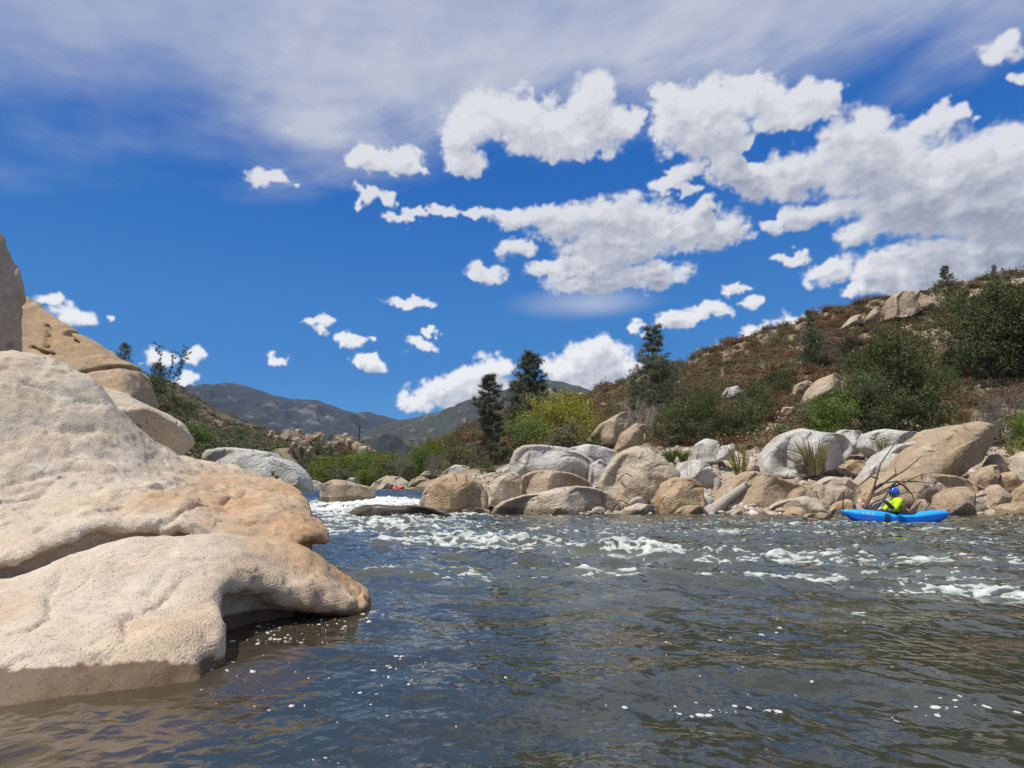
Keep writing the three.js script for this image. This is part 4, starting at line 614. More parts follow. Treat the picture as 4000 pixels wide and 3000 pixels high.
class Leaves {
  constructor(r, tones, vary = 0.25) { this.pos = []; this.col = []; this.r = r; this.tones = tones; this.vary = vary; }
  tone(k) { const t = this.tones, f = (k ?? this.r()) * (t.length - 1), i = Math.min(t.length - 2, Math.floor(f)), c = t.length > 1 ? mix3(t[i], t[i + 1], f - i) : t[0], m = 1 + (this.r() - 0.5) * 2 * this.vary; return c.map((v) => v * m); }
  leaf(x, y, z, len, wide, up = 0, k) {                           // a folded leaf spray: two triangles on one rib
    const r = this.r, a = r() * 2 * Math.PI, e = (r() - 0.5) * Math.PI * 0.9 + up, dx = Math.cos(a) * Math.cos(e) * len, dy = Math.sin(e) * len, dz = Math.sin(a) * Math.cos(e) * len, b = r() * 2 * Math.PI;
    let sx = Math.cos(b), sy = Math.sin(b) * 0.8, sz = Math.cos(b + 1.9); const d = (sx * dx + sy * dy + sz * dz) / (len * len); sx -= d * dx; sy -= d * dy; sz -= d * dz; const q = wide / Math.hypot(sx, sy, sz);
    const mx = x + dx * 0.45, my = y + dy * 0.45, mz = z + dz * 0.45, c = this.tone(k);
    this.pos.push(x, y, z, mx + sx * q, my + sy * q, mz + sz * q, x + dx, y + dy, z + dz, x, y, z, x + dx, y + dy, z + dz, mx - sx * q * 0.8, my - sy * q * 0.8 + 0.25 * wide, mz - sz * q * 0.8);
    for (let i = 0; i < 6; i++) this.col.push(...c);
  }
  needle(x, y, z, dx, dy, dz, wide, k) { const b = this.r() * 6.3, c = this.tone(k); let sx = Math.cos(b) * wide, sz = Math.sin(b) * wide; this.pos.push(x - sx, y, z - sz, x + sx, y, z + sz, x + dx, y + dy, z + dz); for (let i = 0; i < 3; i++) this.col.push(...c); }
  geometry() { return geo(this.pos, null, this.col); }
}
const leafMat = new THREE.MeshPhysicalMaterial({ vertexColors: true, color: 0xffffff, roughness: 1, transmission: 0.34, thickness: 0, ior: 1.3, side: THREE.DoubleSide });
const twigMat = new THREE.MeshStandardMaterial({ vertexColors: true, roughness: 1, side: THREE.DoubleSide });
const barkMat = (r, g, b) => new THREE.MeshStandardMaterial({ color: new THREE.Color(r, g, b), roughness: 1 });
const BARK = { brown: barkMat(0.085, 0.062, 0.045), grey: barkMat(0.20, 0.175, 0.15), pale: barkMat(0.36, 0.32, 0.27), dark: barkMat(0.03, 0.025, 0.022) };
// broad-leaved: lobes of leaf clumps on limbs; one metre tall, scaled where it stands
function broadleaf(seed, o) {
  const r = rng(seed), L = new Leaves(r, o.tones, o.vary ?? 0.3), wood = [], lobes = [], w = o.width / 2, low = o.low ?? 0.18;
  for (let k = 0; k < o.lobes; k++) { const a = k * 2.4 + r(), h = low + (0.9 - low) * Math.pow((k + 0.5) / o.lobes, 0.8), q = w * (0.72 - 0.5 * Math.max(0, h - 0.5)) * Math.sqrt(r()) , s = w * (0.34 + 0.28 * r()); lobes.push([V(Math.cos(a) * q, Math.min(h, 0.98 - s * 0.55), Math.sin(a) * q), s]); }
  const top = V((r() - 0.5) * 0.06, low + 0.25, (r() - 0.5) * 0.06);
  for (let s = 0; s < (o.stems ?? 1); s++) { const f = V((r() - 0.5) * 0.12 * ((o.stems ?? 1) - 1), -0.06, (r() - 0.5) * 0.12 * ((o.stems ?? 1) - 1)); wood.push(limb(bent(f, top, r, 0.12), o.trunk ?? 0.03, (o.trunk ?? 0.03) * 0.6)); }
  for (const [c, s] of lobes) {
    wood.push(limb(bent(V(0, low * 0.6 + 0.1 * r(), 0), c, r, 0.25), (o.trunk ?? 0.03) * 0.45, 0.003, 4));
    for (let k = 0; k < o.clumps; k++) {
      const a = r() * 6.283, e = Math.asin(2 * r() - 1), q = s * Math.pow(r(), 0.42) * (0.85 + 0.4 * r()), x = c.x + Math.cos(a) * Math.cos(e) * q, y = c.y + Math.sin(e) * q * 0.8, z = c.z + Math.sin(a) * Math.cos(e) * q, cr = s * (0.16 + 0.2 * r()), tone = r();
      if (y < 0.01) continue;
      if (k % 4 === 0) wood.push(limb([c.clone(), V(x, y, z)], 0.004, 0.0015, 3));
      for (let i = 0; i < o.leaves; i++) { const g = () => (r() + r() + r() - 1.5) * 1.15; L.leaf(x + g() * cr, y + g() * cr * 0.75, z + g() * cr, o.leaf * (0.6 + 0.8 * r()), o.leaf * (o.slim ?? 0.34), o.up ?? 0, clamp(tone * 0.7 + 0.3 * r())); }
    }
  }
  return { trunk: mergeGeometries(wood), crown: L.geometry() };
}
// foothill pine: thin grey crown of needle tufts on upswept branches
function pine(seed, o) {
  const r = rng(seed), L = new Leaves(r, o.tones, 0.3), wood = [], tops = o.forks ?? [[0, 0, 1]];
  const tuft = (p, s, k) => { for (let i = 0; i < (o.needles ?? 20); i++) { const a = r() * 6.283, e = -0.3 + r() * 1.7, l = s * (0.6 + 0.7 * r()); L.needle(p.x, p.y, p.z, Math.cos(a) * Math.cos(e) * l, Math.sin(e) * l, Math.sin(a) * Math.cos(e) * l, o.fine ?? 0.0028, k); } };
  for (const [tx, tz, th] of tops) {
    const tip = V(tx, th, tz), stem = bent(V(0, -0.05, 0), tip, r, 0.06, 9); wood.push(limb(stem, 0.018 / Math.sqrt(tops.length), 0.002));
    for (let k = 0; k < o.branches; k++) {
      const t = mix(o.low ?? 0.25, 0.99, Math.pow((k + r()) / o.branches, 0.9)), i = Math.min(7, Math.floor(t * 8)), p = stem[i].clone().lerp(stem[i + 1], t * 8 - i), a = k * 2.4 + r(), q = o.width * 0.5 * o.shape(t) * (0.65 + 0.5 * r()), e = p.clone().add(V(Math.cos(a) * q, q * (0.15 + 0.5 * t * r()), Math.sin(a) * q)), arm = bent(p, e, r, 0.15, 5);
      wood.push(limb(arm, 0.0045 * (1.1 - t), 0.0008, 3));
      if (o.bare && t < o.bare && r() < 0.75) continue;
      const tone = r();
      for (let j = 0; j < o.tufts; j++) { const f = mix(0.35, 1.05, (j + r()) / o.tufts), c = arm[0].clone().lerp(arm[4], f); c.x += (r() - 0.5) * q * 0.4; c.z += (r() - 0.5) * q * 0.4; c.y += (r() - 0.5) * q * 0.3; tuft(c, o.tuft, clamp(0.7 * tone + 0.3 * r())); }
    }
  }
  return { trunk: mergeGeometries(wood), crown: L.geometry() };
}
function bare(seed, o) {                                          // leafless branching
  const r = rng(seed), wood = [];
  const grow = (p, d, len, rad, level) => {
    const e = p.clone().addScaledVector(d, len), line = bent(p, e, r, o.kink ?? 0.2, 4); wood.push(limb(line, rad, rad * 0.55, level > 1 ? 3 : 4));
    if (level >= o.levels) return;
    for (let k = 0; k < o.kids; k++) { const t = 0.35 + 0.65 * (k + r()) / o.kids, q = p.clone().lerp(e, t), n = d.clone().add(V((r() - 0.5) * o.spread, (r() - 0.42) * o.spread, (r() - 0.5) * o.spread)).normalize(); grow(q, n, len * (0.45 + 0.3 * r()) * (o.short ?? 1), rad * 0.5, level + 1); }
  };
  for (let s = 0; s < o.stems; s++) grow(V((r() - 0.5) * o.foot, -0.04, (r() - 0.5) * o.foot), V((r() - 0.5) * o.lean + (o.dir ?? 0), 1, (r() - 0.5) * o.lean).normalize(), o.first ?? 0.55, o.rad ?? 0.014, 0);
  return { trunk: mergeGeometries(wood) };
}
const OAK = [[0.050, 0.066, 0.022], [0.093, 0.117, 0.036], [0.143, 0.164, 0.049]], PINE = [[0.094, 0.111, 0.064], [0.160, 0.178, 0.105], [0.244, 0.251, 0.153]], WILLOW = [[0.111, 0.150, 0.026], [0.176, 0.222, 0.036], [0.260, 0.270, 0.048]], OLIVE = [[0.088, 0.098, 0.044], [0.135, 0.140, 0.065], [0.203, 0.195, 0.091]], YELLOW = [[0.176, 0.210, 0.022], [0.330, 0.315, 0.026], [0.462, 0.378, 0.035]], RUST = [[0.094, 0.055, 0.031], [0.181, 0.091, 0.042], [0.263, 0.150, 0.067]], LIME = [[0.088, 0.144, 0.024], [0.150, 0.222, 0.036], [0.225, 0.300, 0.060]];
const KINDS = {
  oakA: broadleaf(1, { tones: OAK, width: 0.98, lobes: 18, clumps: 30, leaves: 24, leaf: 0.025, low: 0.12, trunk: 0.03 }), oakB: broadleaf(2, { tones: OAK, width: 1.05, lobes: 17, clumps: 30, leaves: 24, leaf: 0.026, low: 0.1, trunk: 0.03 }),
  bushA: broadleaf(3, { tones: OAK, width: 1.25, lobes: 12, clumps: 22, leaves: 18, leaf: 0.040, low: 0.08, trunk: 0.02, stems: 4 }), bushB: broadleaf(4, { tones: OAK, width: 1.4, lobes: 12, clumps: 22, leaves: 18, leaf: 0.042, low: 0.06, trunk: 0.02, stems: 4 }),
  yellow: broadleaf(5, { tones: YELLOW, width: 1.15, lobes: 17, clumps: 26, leaves: 20, leaf: 0.028, low: 0.12, trunk: 0.02, stems: 4, up: 0.5 }), lime: broadleaf(6, { tones: LIME, width: 1.1, lobes: 14, clumps: 24, leaves: 18, leaf: 0.038, low: 0.06, trunk: 0.018, stems: 3, up: 0.4 }),
  willowA: broadleaf(7, { tones: WILLOW, width: 1.2, lobes: 14, clumps: 24, leaves: 18, leaf: 0.04, low: 0.06, trunk: 0.018, stems: 4, up: 0.4 }), oliveA: broadleaf(8, { tones: OLIVE, width: 1.1, lobes: 9, clumps: 16, leaves: 11, leaf: 0.056, low: 0.08, trunk: 0.02, stems: 3 }), oliveB: broadleaf(9, { tones: OLIVE, width: 0.8, lobes: 9, clumps: 12, leaves: 9, leaf: 0.045, low: 0.2, trunk: 0.016, stems: 2 }),
  pineA: pine(11, { tones: PINE, width: 0.44, branches: 60, tufts: 9, tuft: 0.052, low: 0.1, shape: (t) => Math.pow(1 - t, 0.55) * (0.6 + 0.4 * Math.sin(t * 9)) + 0.08 }), pineB: pine(12, { tones: [PINE[0], PINE[1]], width: 0.54, branches: 80, tufts: 10, tuft: 0.055, low: 0.06, needles: 24, shape: (t) => Math.pow(1 - t, 0.5) + 0.08 }),
  pineThin: pine(13, { tones: PINE, width: 0.36, branches: 56, tufts: 7, tuft: 0.045, low: 0.2, bare: 0.35, shape: (t) => 0.25 + 0.75 * Math.pow(1 - t, 0.8) }), pineRound: pine(14, { tones: PINE, width: 0.85, branches: 90, tufts: 10, tuft: 0.07, low: 0.05, needles: 24, shape: (t) => Math.sqrt(Math.max(0, 1 - (t * 1.05) ** 2)) + 0.1 }),
  pineFork: pine(15, { tones: PINE, width: 0.30, branches: 15, tufts: 5, tuft: 0.05, low: 0.42, needles: 16, fine: 0.004, forks: [[-0.32, 0.05, 0.98], [0.05, 0, 0.86], [0.30, -0.05, 0.98], [0.42, 0.1, 0.86]], shape: (t) => 0.5 + 0.3 * Math.sin(t * 7) }),
  pineBrown: pine(16, { tones: [[0.07, 0.058, 0.04], [0.09, 0.095, 0.06], [0.12, 0.115, 0.08]], width: 0.38, branches: 76, tufts: 9, tuft: 0.05, low: 0.04, shape: (t) => Math.pow(1 - t, 0.35) * (0.75 + 0.25 * Math.sin(t * 11)) + 0.05 }),
  deadWhite: bare(21, { stems: 4, levels: 4, kids: 4, spread: 1.35, lean: 0.9, foot: 0.1, rad: 0.016, first: 0.5 }), deadGrey: bare(22, { stems: 7, levels: 4, kids: 4, spread: 1.2, lean: 0.9, foot: 0.2, rad: 0.008, first: 0.42 }), twigs: bare(23, { stems: 3, levels: 2, kids: 3, spread: 0.7, lean: 0.4, foot: 0.08, rad: 0.006, first: 0.75 }), droop: bare(24, { stems: 3, levels: 4, kids: 5, spread: 1.3, lean: 0.4, foot: 0.05, rad: 0.016, first: 0.5 }), snag: bare(25, { stems: 1, levels: 1, kids: 6, spread: 3.2, lean: 0.04, foot: 0, rad: 0.012, first: 1.02, kink: 0.03, short: 0.2 }),
};
function plant(kind, name, p, h, label, category, o = {}) {       // one plant of that kind, h metres tall, standing at p
  const k = KINDS[kind], g = base(name, p, label, category, o.group);
  g.scale.set(h * (o.wide ?? 1), h, h * (o.wide ?? 1)); g.rotation.y = o.turn ?? (p.x * 1.7 + p.z) % 6.28;
  put(o.stem ?? (k.crown ? 'trunk' : 'branches'), k.trunk, o.bark ?? BARK.brown, g);
  if (k.crown) put(o.crown ?? 'crown', k.crown, leafMat, g);
  return g;
}
// by where its foot stands in the survey picture, the height of its top there, and how far away the ground lies
function grow(kind, name, px, foot, top, label, category, o = {}) {
  const p = o.D ? at(px, foot, o.D) : ground(px, foot, o.from ?? 30, o.to ?? 135); if (o.D && !o.free) p.y = land(p.x, o.D);
  const t = at(px, top, -p.z).y, h = Math.max(0.4, t - p.y);
  return plant(kind, name, p, h, label, category, o);
}
grow('pineBrown', 'pine_tree', 1911, 1850, 1468, 'slim pine with browning lower branches behind the cream boulder', 'tree', { D: 37, wide: 1.35 });
grow('pineB', 'pine_tree', 2075, 1650, 1388, 'dense dark pine rising behind the yellow tree', 'tree', { D: 56, wide: 1.3 });
grow('pineA', 'pine_tree', 2012, 1660, 1492, 'smaller grey pine leaning on the dense dark one', 'tree', { D: 58, wide: 1.3 });
grow('yellow', 'cottonwood_tree', 2195, 1760, 1538, 'yellow leaved cottonwood above the white boulders', 'tree', { D: 42, wide: 1.45, bark: BARK.grey });
grow('lime', 'cottonwood_tree', 2062, 1775, 1622, 'bright green young cottonwood beside the yellow one', 'tree', { D: 39, wide: 1.0 });
grow('oliveA', 'shrub', 2200, 1765, 1655, 'dull green shrub with bare twigs under the yellow tree', 'shrub', { D: 37, wide: 1.5 });
grow('bushA', 'shrub', 2330, 1760, 1690, 'low dark shrub between the yellow tree and the brown slab', 'shrub', { D: 37.5, wide: 1.2 });
grow('pineThin', 'pine_tree', 2562, 1600, 1278, 'tall thin topped pine with bare side branches', 'tree', { D: 62, wide: 1.5 });
grow('pineRound', 'pine_tree', 2572, 1600, 1398, 'broad grey green pine in front of the thin topped one', 'tree', { D: 58, wide: 1.25 });
grow('pineA', 'pine_tree', 2480, 1640, 1470, 'low grey pine at the side of the broad one', 'tree', { D: 60, wide: 1.1 });
grow('deadWhite', 'dead_tree', 2515, 1760, 1545, 'bleached leafless tree with crooked branches', 'tree', { D: 37, wide: 1.05, bark: BARK.pale });
grow('deadGrey', 'dead_shrub', 2440, 1740, 1560, 'tangled grey leafless bush beside the bleached tree', 'shrub', { D: 41, wide: 1.0, bark: BARK.grey });
for (const [px, foot, top, w, k, label] of [[2650, 1740, 1570, 1.15, 'bushA', 'dark green bush behind the bleached tree'], [2755, 1735, 1498, 0.75, 'oakB', 'small upright oak rising from the dark bushes'], [2835, 1740, 1596, 1.2, 'bushB', 'wide dark green bush above the white topped boulder'], [2720, 1760, 1640, 1.3, 'bushB', 'low dark bush under the small upright oak'], [2905, 1730, 1560, 1.1, 'bushA', 'dark bush at the edge of the gully'], [2590, 1770, 1650, 1.2, 'oliveA', 'olive shrub at the foot of the bleached tree']]) grow(k, k === 'oakB' ? 'oak_tree' : 'shrub', px, foot, top, label, k === 'oakB' ? 'tree' : 'shrub', { D: 36 + (1770 - foot) * 0.05, wide: w });
grow('bushA', 'shrub', 2962, 1665, 1500, 'round green bush above the dry gully', 'shrub', { wide: 0.95 });
grow('bushB', 'shrub', 3062, 1545, 1436, 'dark bush higher up beside the broken rock', 'shrub', { wide: 0.95 });
grow('oakA', 'oak_tree', 3490, 1690, 1300, 'largest dark green oak standing above the boulders', 'tree', { D: 38, wide: 1.0 });
grow('oakB', 'oak_tree', 3385, 1690, 1470, 'lower limbed oak at the side of the largest one', 'tree', { D: 37, wide: 1.1 });
grow('bushB', 'shrub', 3580, 1690, 1540, 'dark bush filling in under the largest oak', 'shrub', { D: 37, wide: 1.0 });
grow('lime', 'shrub', 3250, 1680, 1545, 'light green bush beside the largest oak', 'shrub', { D: 36.5, wide: 1.05 });
grow('oliveA', 'shrub', 3155, 1670, 1570, 'olive bush below the smooth pink slab', 'shrub', { D: 38, wide: 1.0 });
grow('oakB', 'oak_tree', 3880, 1500, 1112, 'big dark oak on the slope below the ridge', 'tree', { from: 46, wide: 0.95 });
grow('oakA', 'oak_tree', 4060, 1500, 1080, 'dark oak at the end of the slope', 'tree', { from: 46, wide: 0.9 });
grow('bushA', 'shrub', 3740, 1490, 1350, 'dark bush at the foot of the big slope oak', 'shrub', { from: 44, wide: 1.0 });
grow('bushB', 'shrub', 3680, 1545, 1440, 'dark bush downhill of the slope oak', 'shrub', { from: 40, wide: 1.0 });
grow('pineRound', 'pine_tree', 3180, 1445, 1285, 'bushy grey pine in the middle of the hillside', 'tree', { wide: 0.95 });
grow('pineA', 'pine_tree', 3178, 1440, 1218, 'pointed pine top behind the bushy grey one', 'tree', { wide: 0.9 });
grow('droop', 'dead_tree', 3322, 1475, 1278, 'dark dead tree with drooping twigs behind the largest oak', 'tree', { wide: 0.7, bark: BARK.dark });
grow('deadGrey', 'dead_shrub', 3290, 1480, 1350, 'brown leafless bush by the drooping dead tree', 'shrub', { wide: 0.8 });
grow('pineThin', 'pine_tree', 3712, 1215, 1042, 'slender pine on the skyline beside the tor', 'tree', { wide: 1.4 });
grow('bushB', 'shrub', 3705, 1225, 1160, 'dark shrub at the foot of the skyline pine', 'shrub', { wide: 0.9 });
grow('pineThin', 'pine_tree', 3893, 1120, 1036, 'little pine at the top of the ridge', 'tree', { wide: 1.2 });
for (const [px, top] of [[2352, 1478], [2366, 1462], [2384, 1490]]) grow('snag', 'dead_snag', px, 1560, top, 'thin bare snag standing on the low crest', 'tree', { D: 95, wide: 0.9, bark: BARK.brown, group: 'bare snags on the low crest' });
grow('deadGrey', 'dead_shrub', 3935, 1690, 1470, 'big grey leafless bush at the end of the bank', 'shrub', { D: 36, wide: 1.3, bark: BARK.grey });
grow('deadGrey', 'dead_shrub', 3840, 1680, 1580, 'low grey twiggy bush behind the overhanging boulder', 'shrub', { D: 35, wide: 1.4, bark: BARK.grey, turn: 2 });
grow('lime', 'shrub', 4010, 1720, 1610, 'green bush at the edge of the big grey one', 'shrub', { D: 33, wide: 0.9 });
// the near slope behind the outcrop
grow('pineFork', 'pine_tree', 652, 1560, 1345, 'sparse forked pine standing alone on the near slope', 'tree', { D: 40, free: true, wide: 0.75, turn: 0.15, bark: BARK.dark });
grow('pineRound', 'pine_tree', 478, 1440, 1342, 'round dark pine top showing over the orange slab', 'tree', { D: 34, free: true, wide: 0.75 });
grow('pineRound', 'pine_tree', 605, 1545, 1420, 'small grey pine beside the forked one', 'tree', { D: 42, free: true, wide: 0.8 });
for (const [px, foot, top, D, w, k, label] of [[585, 1590, 1462, 36, 1.2, 'bushA', 'dark bush at the corner of the orange slab'], [640, 1650, 1530, 35, 1.2, 'oliveA', 'olive bush below the forked pine'], [700, 1660, 1555, 37, 1.1, 'bushB', 'green bush on the crest of the near slope'], [690, 1740, 1620, 33, 1.2, 'oliveA', 'grey olive bush above the rock wedge'], [752, 1770, 1645, 32, 0.9, 'lime', 'bright green bush among olive ones'], [790, 1790, 1690, 34, 1.0, 'bushA', 'dark bush below the bright green one'], [735, 1640, 1570, 40, 1.2, 'oliveB', 'thin olive bush by the dark brown rock'], [820, 1790, 1690, 40, 1.2, 'oliveA', 'olive bush above the pale hollowed boulder']]) grow(k, 'shrub', px, foot, top, label, 'shrub', { D, free: true, wide: w });
// woods along the river beyond the rapid
for (const [px, foot, top, D, k, w] of [[880, 1800, 1680, 62, 'oliveA', 1], [930, 1820, 1700, 66, 'pineRound', 0.8], [960, 1800, 1690, 72, 'oliveA', 1], [1000, 1830, 1710, 66, 'pineRound', 0.9], [1040, 1830, 1735, 70, 'bushA', 1], [1085, 1850, 1745, 66, 'pineRound', 0.9], [1130, 1860, 1760, 64, 'oliveA', 1.1], [1170, 1870, 1750, 66, 'pineA', 1.3], [1200, 1870, 1770, 62, 'pineRound', 1], [1235, 1880, 1775, 60, 'oliveA', 1.1], [1280, 1850, 1745, 74, 'pineRound', 0.9], [1240, 1790, 1730, 90, 'bushA', 1.1], [1340, 1800, 1755, 84, 'bushB', 1], [1290, 1722, 1700, 108, 'bushB', 1], [1100, 1800, 1740, 84, 'bushB', 1], [930, 1720, 1670, 95, 'bushB', 1.1], [1010, 1740, 1690, 95, 'oliveA', 1.1]]) grow(k, k.startsWith('pine') ? 'pine_tree' : 'shrub', px, foot, top, k.startsWith('pine') ? 'grey green pine in the wood beyond the rapid' : 'dull green bush in the wood beyond the rapid', k.startsWith('pine') ? 'tree' : 'shrub', { D, free: true, wide: w, group: k.startsWith('pine') ? 'pines beyond the rapid' : 'bushes beyond the rapid' });
for (const [px, foot, top, D, w, k, label] of [[1270, 1900, 1782, 55, 1.3, 'willowA', 'low willow spreading towards the pinkish boulder'], [1380, 1895, 1775, 56, 1.3, 'willowA', 'leafy willow between the rounded and the tallest one'], [1460, 1895, 1762, 57, 1.3, 'willowA', 'willow with a pale crown beside the tallest one'], [1510, 1900, 1800, 50, 1.4, 'oliveA', 'dull green bush behind the small white rock'], [1575, 1895, 1795, 53, 1.2, 'willowA', 'yellowing willow at the end of the row'], [1615, 1895, 1770, 55, 1.0, 'bushA', 'dark green bush between willow and cottonwood'], [1330, 1905, 1825, 50.5, 1.5, 'oliveA', 'low olive scrub along the pool'], [1420, 1905, 1835, 50.3, 1.6, 'willowA', 'low willow scrub at the pool edge'], [1290, 1900, 1800, 54, 1.1, 'willowA', 'yellow green willow at the edge of the pool beside the wood'], [1345, 1890, 1785, 53, 1.0, 'willowA', 'rounded willow behind the pinkish boulder'], [1415, 1890, 1766, 54, 1.0, 'lime', 'tallest bright green willow behind the pool'], [1490, 1895, 1790, 52, 1.0, 'willowA', 'willow behind the sloping cream rock'], [1545, 1890, 1772, 54, 1.0, 'willowA', 'broad willow before the dark cone shaped hill'], [1590, 1890, 1810, 50, 1.0, 'oliveA', 'olive bush beside the broad willow'], [1640, 1880, 1742, 52, 0.8, 'lime', 'upright green cottonwood past the willows'], [1700, 1870, 1720, 54, 0.9, 'willowA', 'pale green willow before the rocky mountain'], [1760, 1860, 1690, 50, 0.8, 'oliveB', 'thin olive tree with bare stems'], [1800, 1870, 1735, 46, 1.0, 'oliveA', 'olive bush behind the lichen spotted boulder'], [1850, 1870, 1760, 42, 1.0, 'oliveA', 'grey green bush under the brown pine'], [1960, 1850, 1740, 39, 1.1, 'lime', 'green bush at the end of the white boulder'], [1680, 1890, 1790, 48, 0.8, 'oliveB', 'wispy olive sapling behind the pale rock'], [1905, 1880, 1800, 34, 1.1, 'bushA', 'dark brush behind the smooth orange boulder']]) grow(k, k === 'oliveB' ? 'sapling' : 'willow', px, foot, top, label, 'tree', { D, free: true, wide: w });
grow('snag', 'dead_snag', 1397, 1800, 1655, 'dark dead trunk standing on the low ridge', 'tree', { D: 100, free: true, wide: 1.6, bark: BARK.dark });
for (const [px, foot, top, label] of [[1700, 1890, 1740, 'leafless grey sapling before the rocky mountain'], [1830, 1900, 1790, 'leafless brush beside the smooth orange boulder'], [1560, 1860, 1725, 'bleached bare branch leaning over the willows']]) grow('deadGrey', 'dead_shrub', px, foot, top, label, 'shrub', { D: 40, free: true, wide: 0.8, bark: BARK.grey });
// shrubs of the brown hillside: 300 of them one by one
function brush(seed, tones, n, o = {}) {
  const r = rng(seed), L = new Leaves(r, tones, 0.35);
  for (let k = 0; k < n; k++) { const a = r() * 6.283, q = 0.55 * Math.sqrt(r()), h = (0.35 + 0.65 * r()) * (1 - 0.55 * q), x = Math.cos(a) * q, z = Math.sin(a) * q; L.needle(x * 0.3, 0, z * 0.3, x * 0.9, h, z * 0.9, 0.012, 0.1); for (let i = 0; i < (o.per ?? 5); i++) { const t = 0.35 + 0.65 * r(); L.leaf(x * (0.3 + 0.9 * t) + (r() - 0.5) * 0.16, h * t + (r() - 0.5) * 0.1, z * (0.3 + 0.9 * t) + (r() - 0.5) * 0.16, 0.13, 0.045, 0.4); } }
  return L.geometry();
}
const BRUSH = [brush(51, RUST, 60), brush(52, RUST, 50), brush(53, [[0.16, 0.115, 0.05], [0.25, 0.185, 0.085]], 50), brush(54, OLIVE, 60), brush(55, [[0.17, 0.14, 0.115], [0.29, 0.245, 0.20]], 55, { per: 1 }), brush(56, [[0.26, 0.19, 0.075], [0.38, 0.29, 0.13]], 50, { per: 2 })];
const BRUSH_OF = [['rust brown dry shrub on the sunlit hillside', 'rust brown shrubs'], ['dark rust shrub on the sunlit hillside', 'dark rust shrubs'], ['brown olive shrub on the sunlit hillside', 'brown olive shrubs'], ['dull green shrub on the sunlit hillside', 'dull green shrubs'], ['grey twiggy dead shrub on the sunlit hillside', 'grey twiggy shrubs'], ['straw coloured grass clump on the sunlit hillside', 'straw grass clumps']];
{
  const r = rng(600), mass = BRUSH.map(() => []); let n = 0;
  const spots = [];
  for (let k = 0; k < 8800; k++) { const D = 33 + 82 * Math.pow(r(), 0.8), x = -15 + (0.92 * D + 17) * r(); if (offRiver(x, D) < 6 || (D < 45 && r() < 0.6)) continue; const f = fbm(x * 0.16, 2, D * 0.16, 3); if (f < -0.16 && r() < 0.6) continue; if (x > 25 && D < 50 && r() < 0.78) continue; spots.push([x, D, f, r(), r(), r()]); }
  spots.sort((a, b) => a[1] - b[1]);
  for (const [x, D, f, a, b, c] of spots) {
    const k = a < 0.24 ? 0 : a < 0.40 ? 1 : a < 0.62 ? 2 : a < 0.76 ? 3 : a < 0.86 ? 4 : 5, s = (0.55 + 1.0 * b * b) * (k === 5 ? 0.6 : 1) * (D > 70 ? 1.15 : 1), y = land(x, D) - 0.05;
    const p = at(2000, 1500, 10); p.set(x, y, -D);
    const inView = Math.abs(x / D) < 0.845;
    if (inView && n < 300 && b > 0.25) { const m = put('hill_shrub', BRUSH[k], leafMat); m.position.copy(p); m.scale.set(s * 1.25, s, s * 1.25); m.rotation.y = c * 6.28; tag(m, ...[BRUSH_OF[k][0], k === 5 ? 'grass' : 'shrub', BRUSH_OF[k][1]]); n++; } else mass[k].push([p, s, c]);
  }
  const d = new THREE.Object3D();
  mass.forEach((list, k) => { const im = new THREE.InstancedMesh(BRUSH[k], leafMat, list.length); list.forEach(([p, s, c], i) => { d.position.copy(p); d.scale.set(s * 1.25, s, s * 1.25); d.rotation.y = c * 6.28; d.updateMatrix(); im.setMatrixAt(i, d.matrix); }); im.name = numbered(['rust_brush', 'dark_brush', 'brown_brush', 'green_brush', 'grey_brush', 'straw_grass'][k]); scene.add(tag(im, BRUSH_OF[k][0].replace(' shrub', ' shrub cover').replace('clump', 'cover'), k === 5 ? 'grass' : 'brush', null, 'stuff')); });
  // scattered brush on the slope beyond the rapid and on the near slope
  const far = [];
  for (let k = 0; k < 1100; k++) { const D = 15 + 101 * r(), x = BANK_LEFT(D) - 1.5 - r() * (10 + D * 0.35); far.push([V(x, land(x, D) - 0.05, -D), 0.5 + r() * 0.9, r()]); }
  const im = new THREE.InstancedMesh(BRUSH[3], leafMat, far.length); far.forEach(([p, s, c], i) => { d.position.copy(p); d.scale.set(s * 1.3, s, s * 1.3); d.rotation.y = c * 6.28; d.updateMatrix(); im.setMatrixAt(i, d.matrix); }); im.name = 'slope_brush'; scene.add(tag(im, 'low olive brush covering the slope beyond the rapid', 'brush', null, 'stuff'));
}
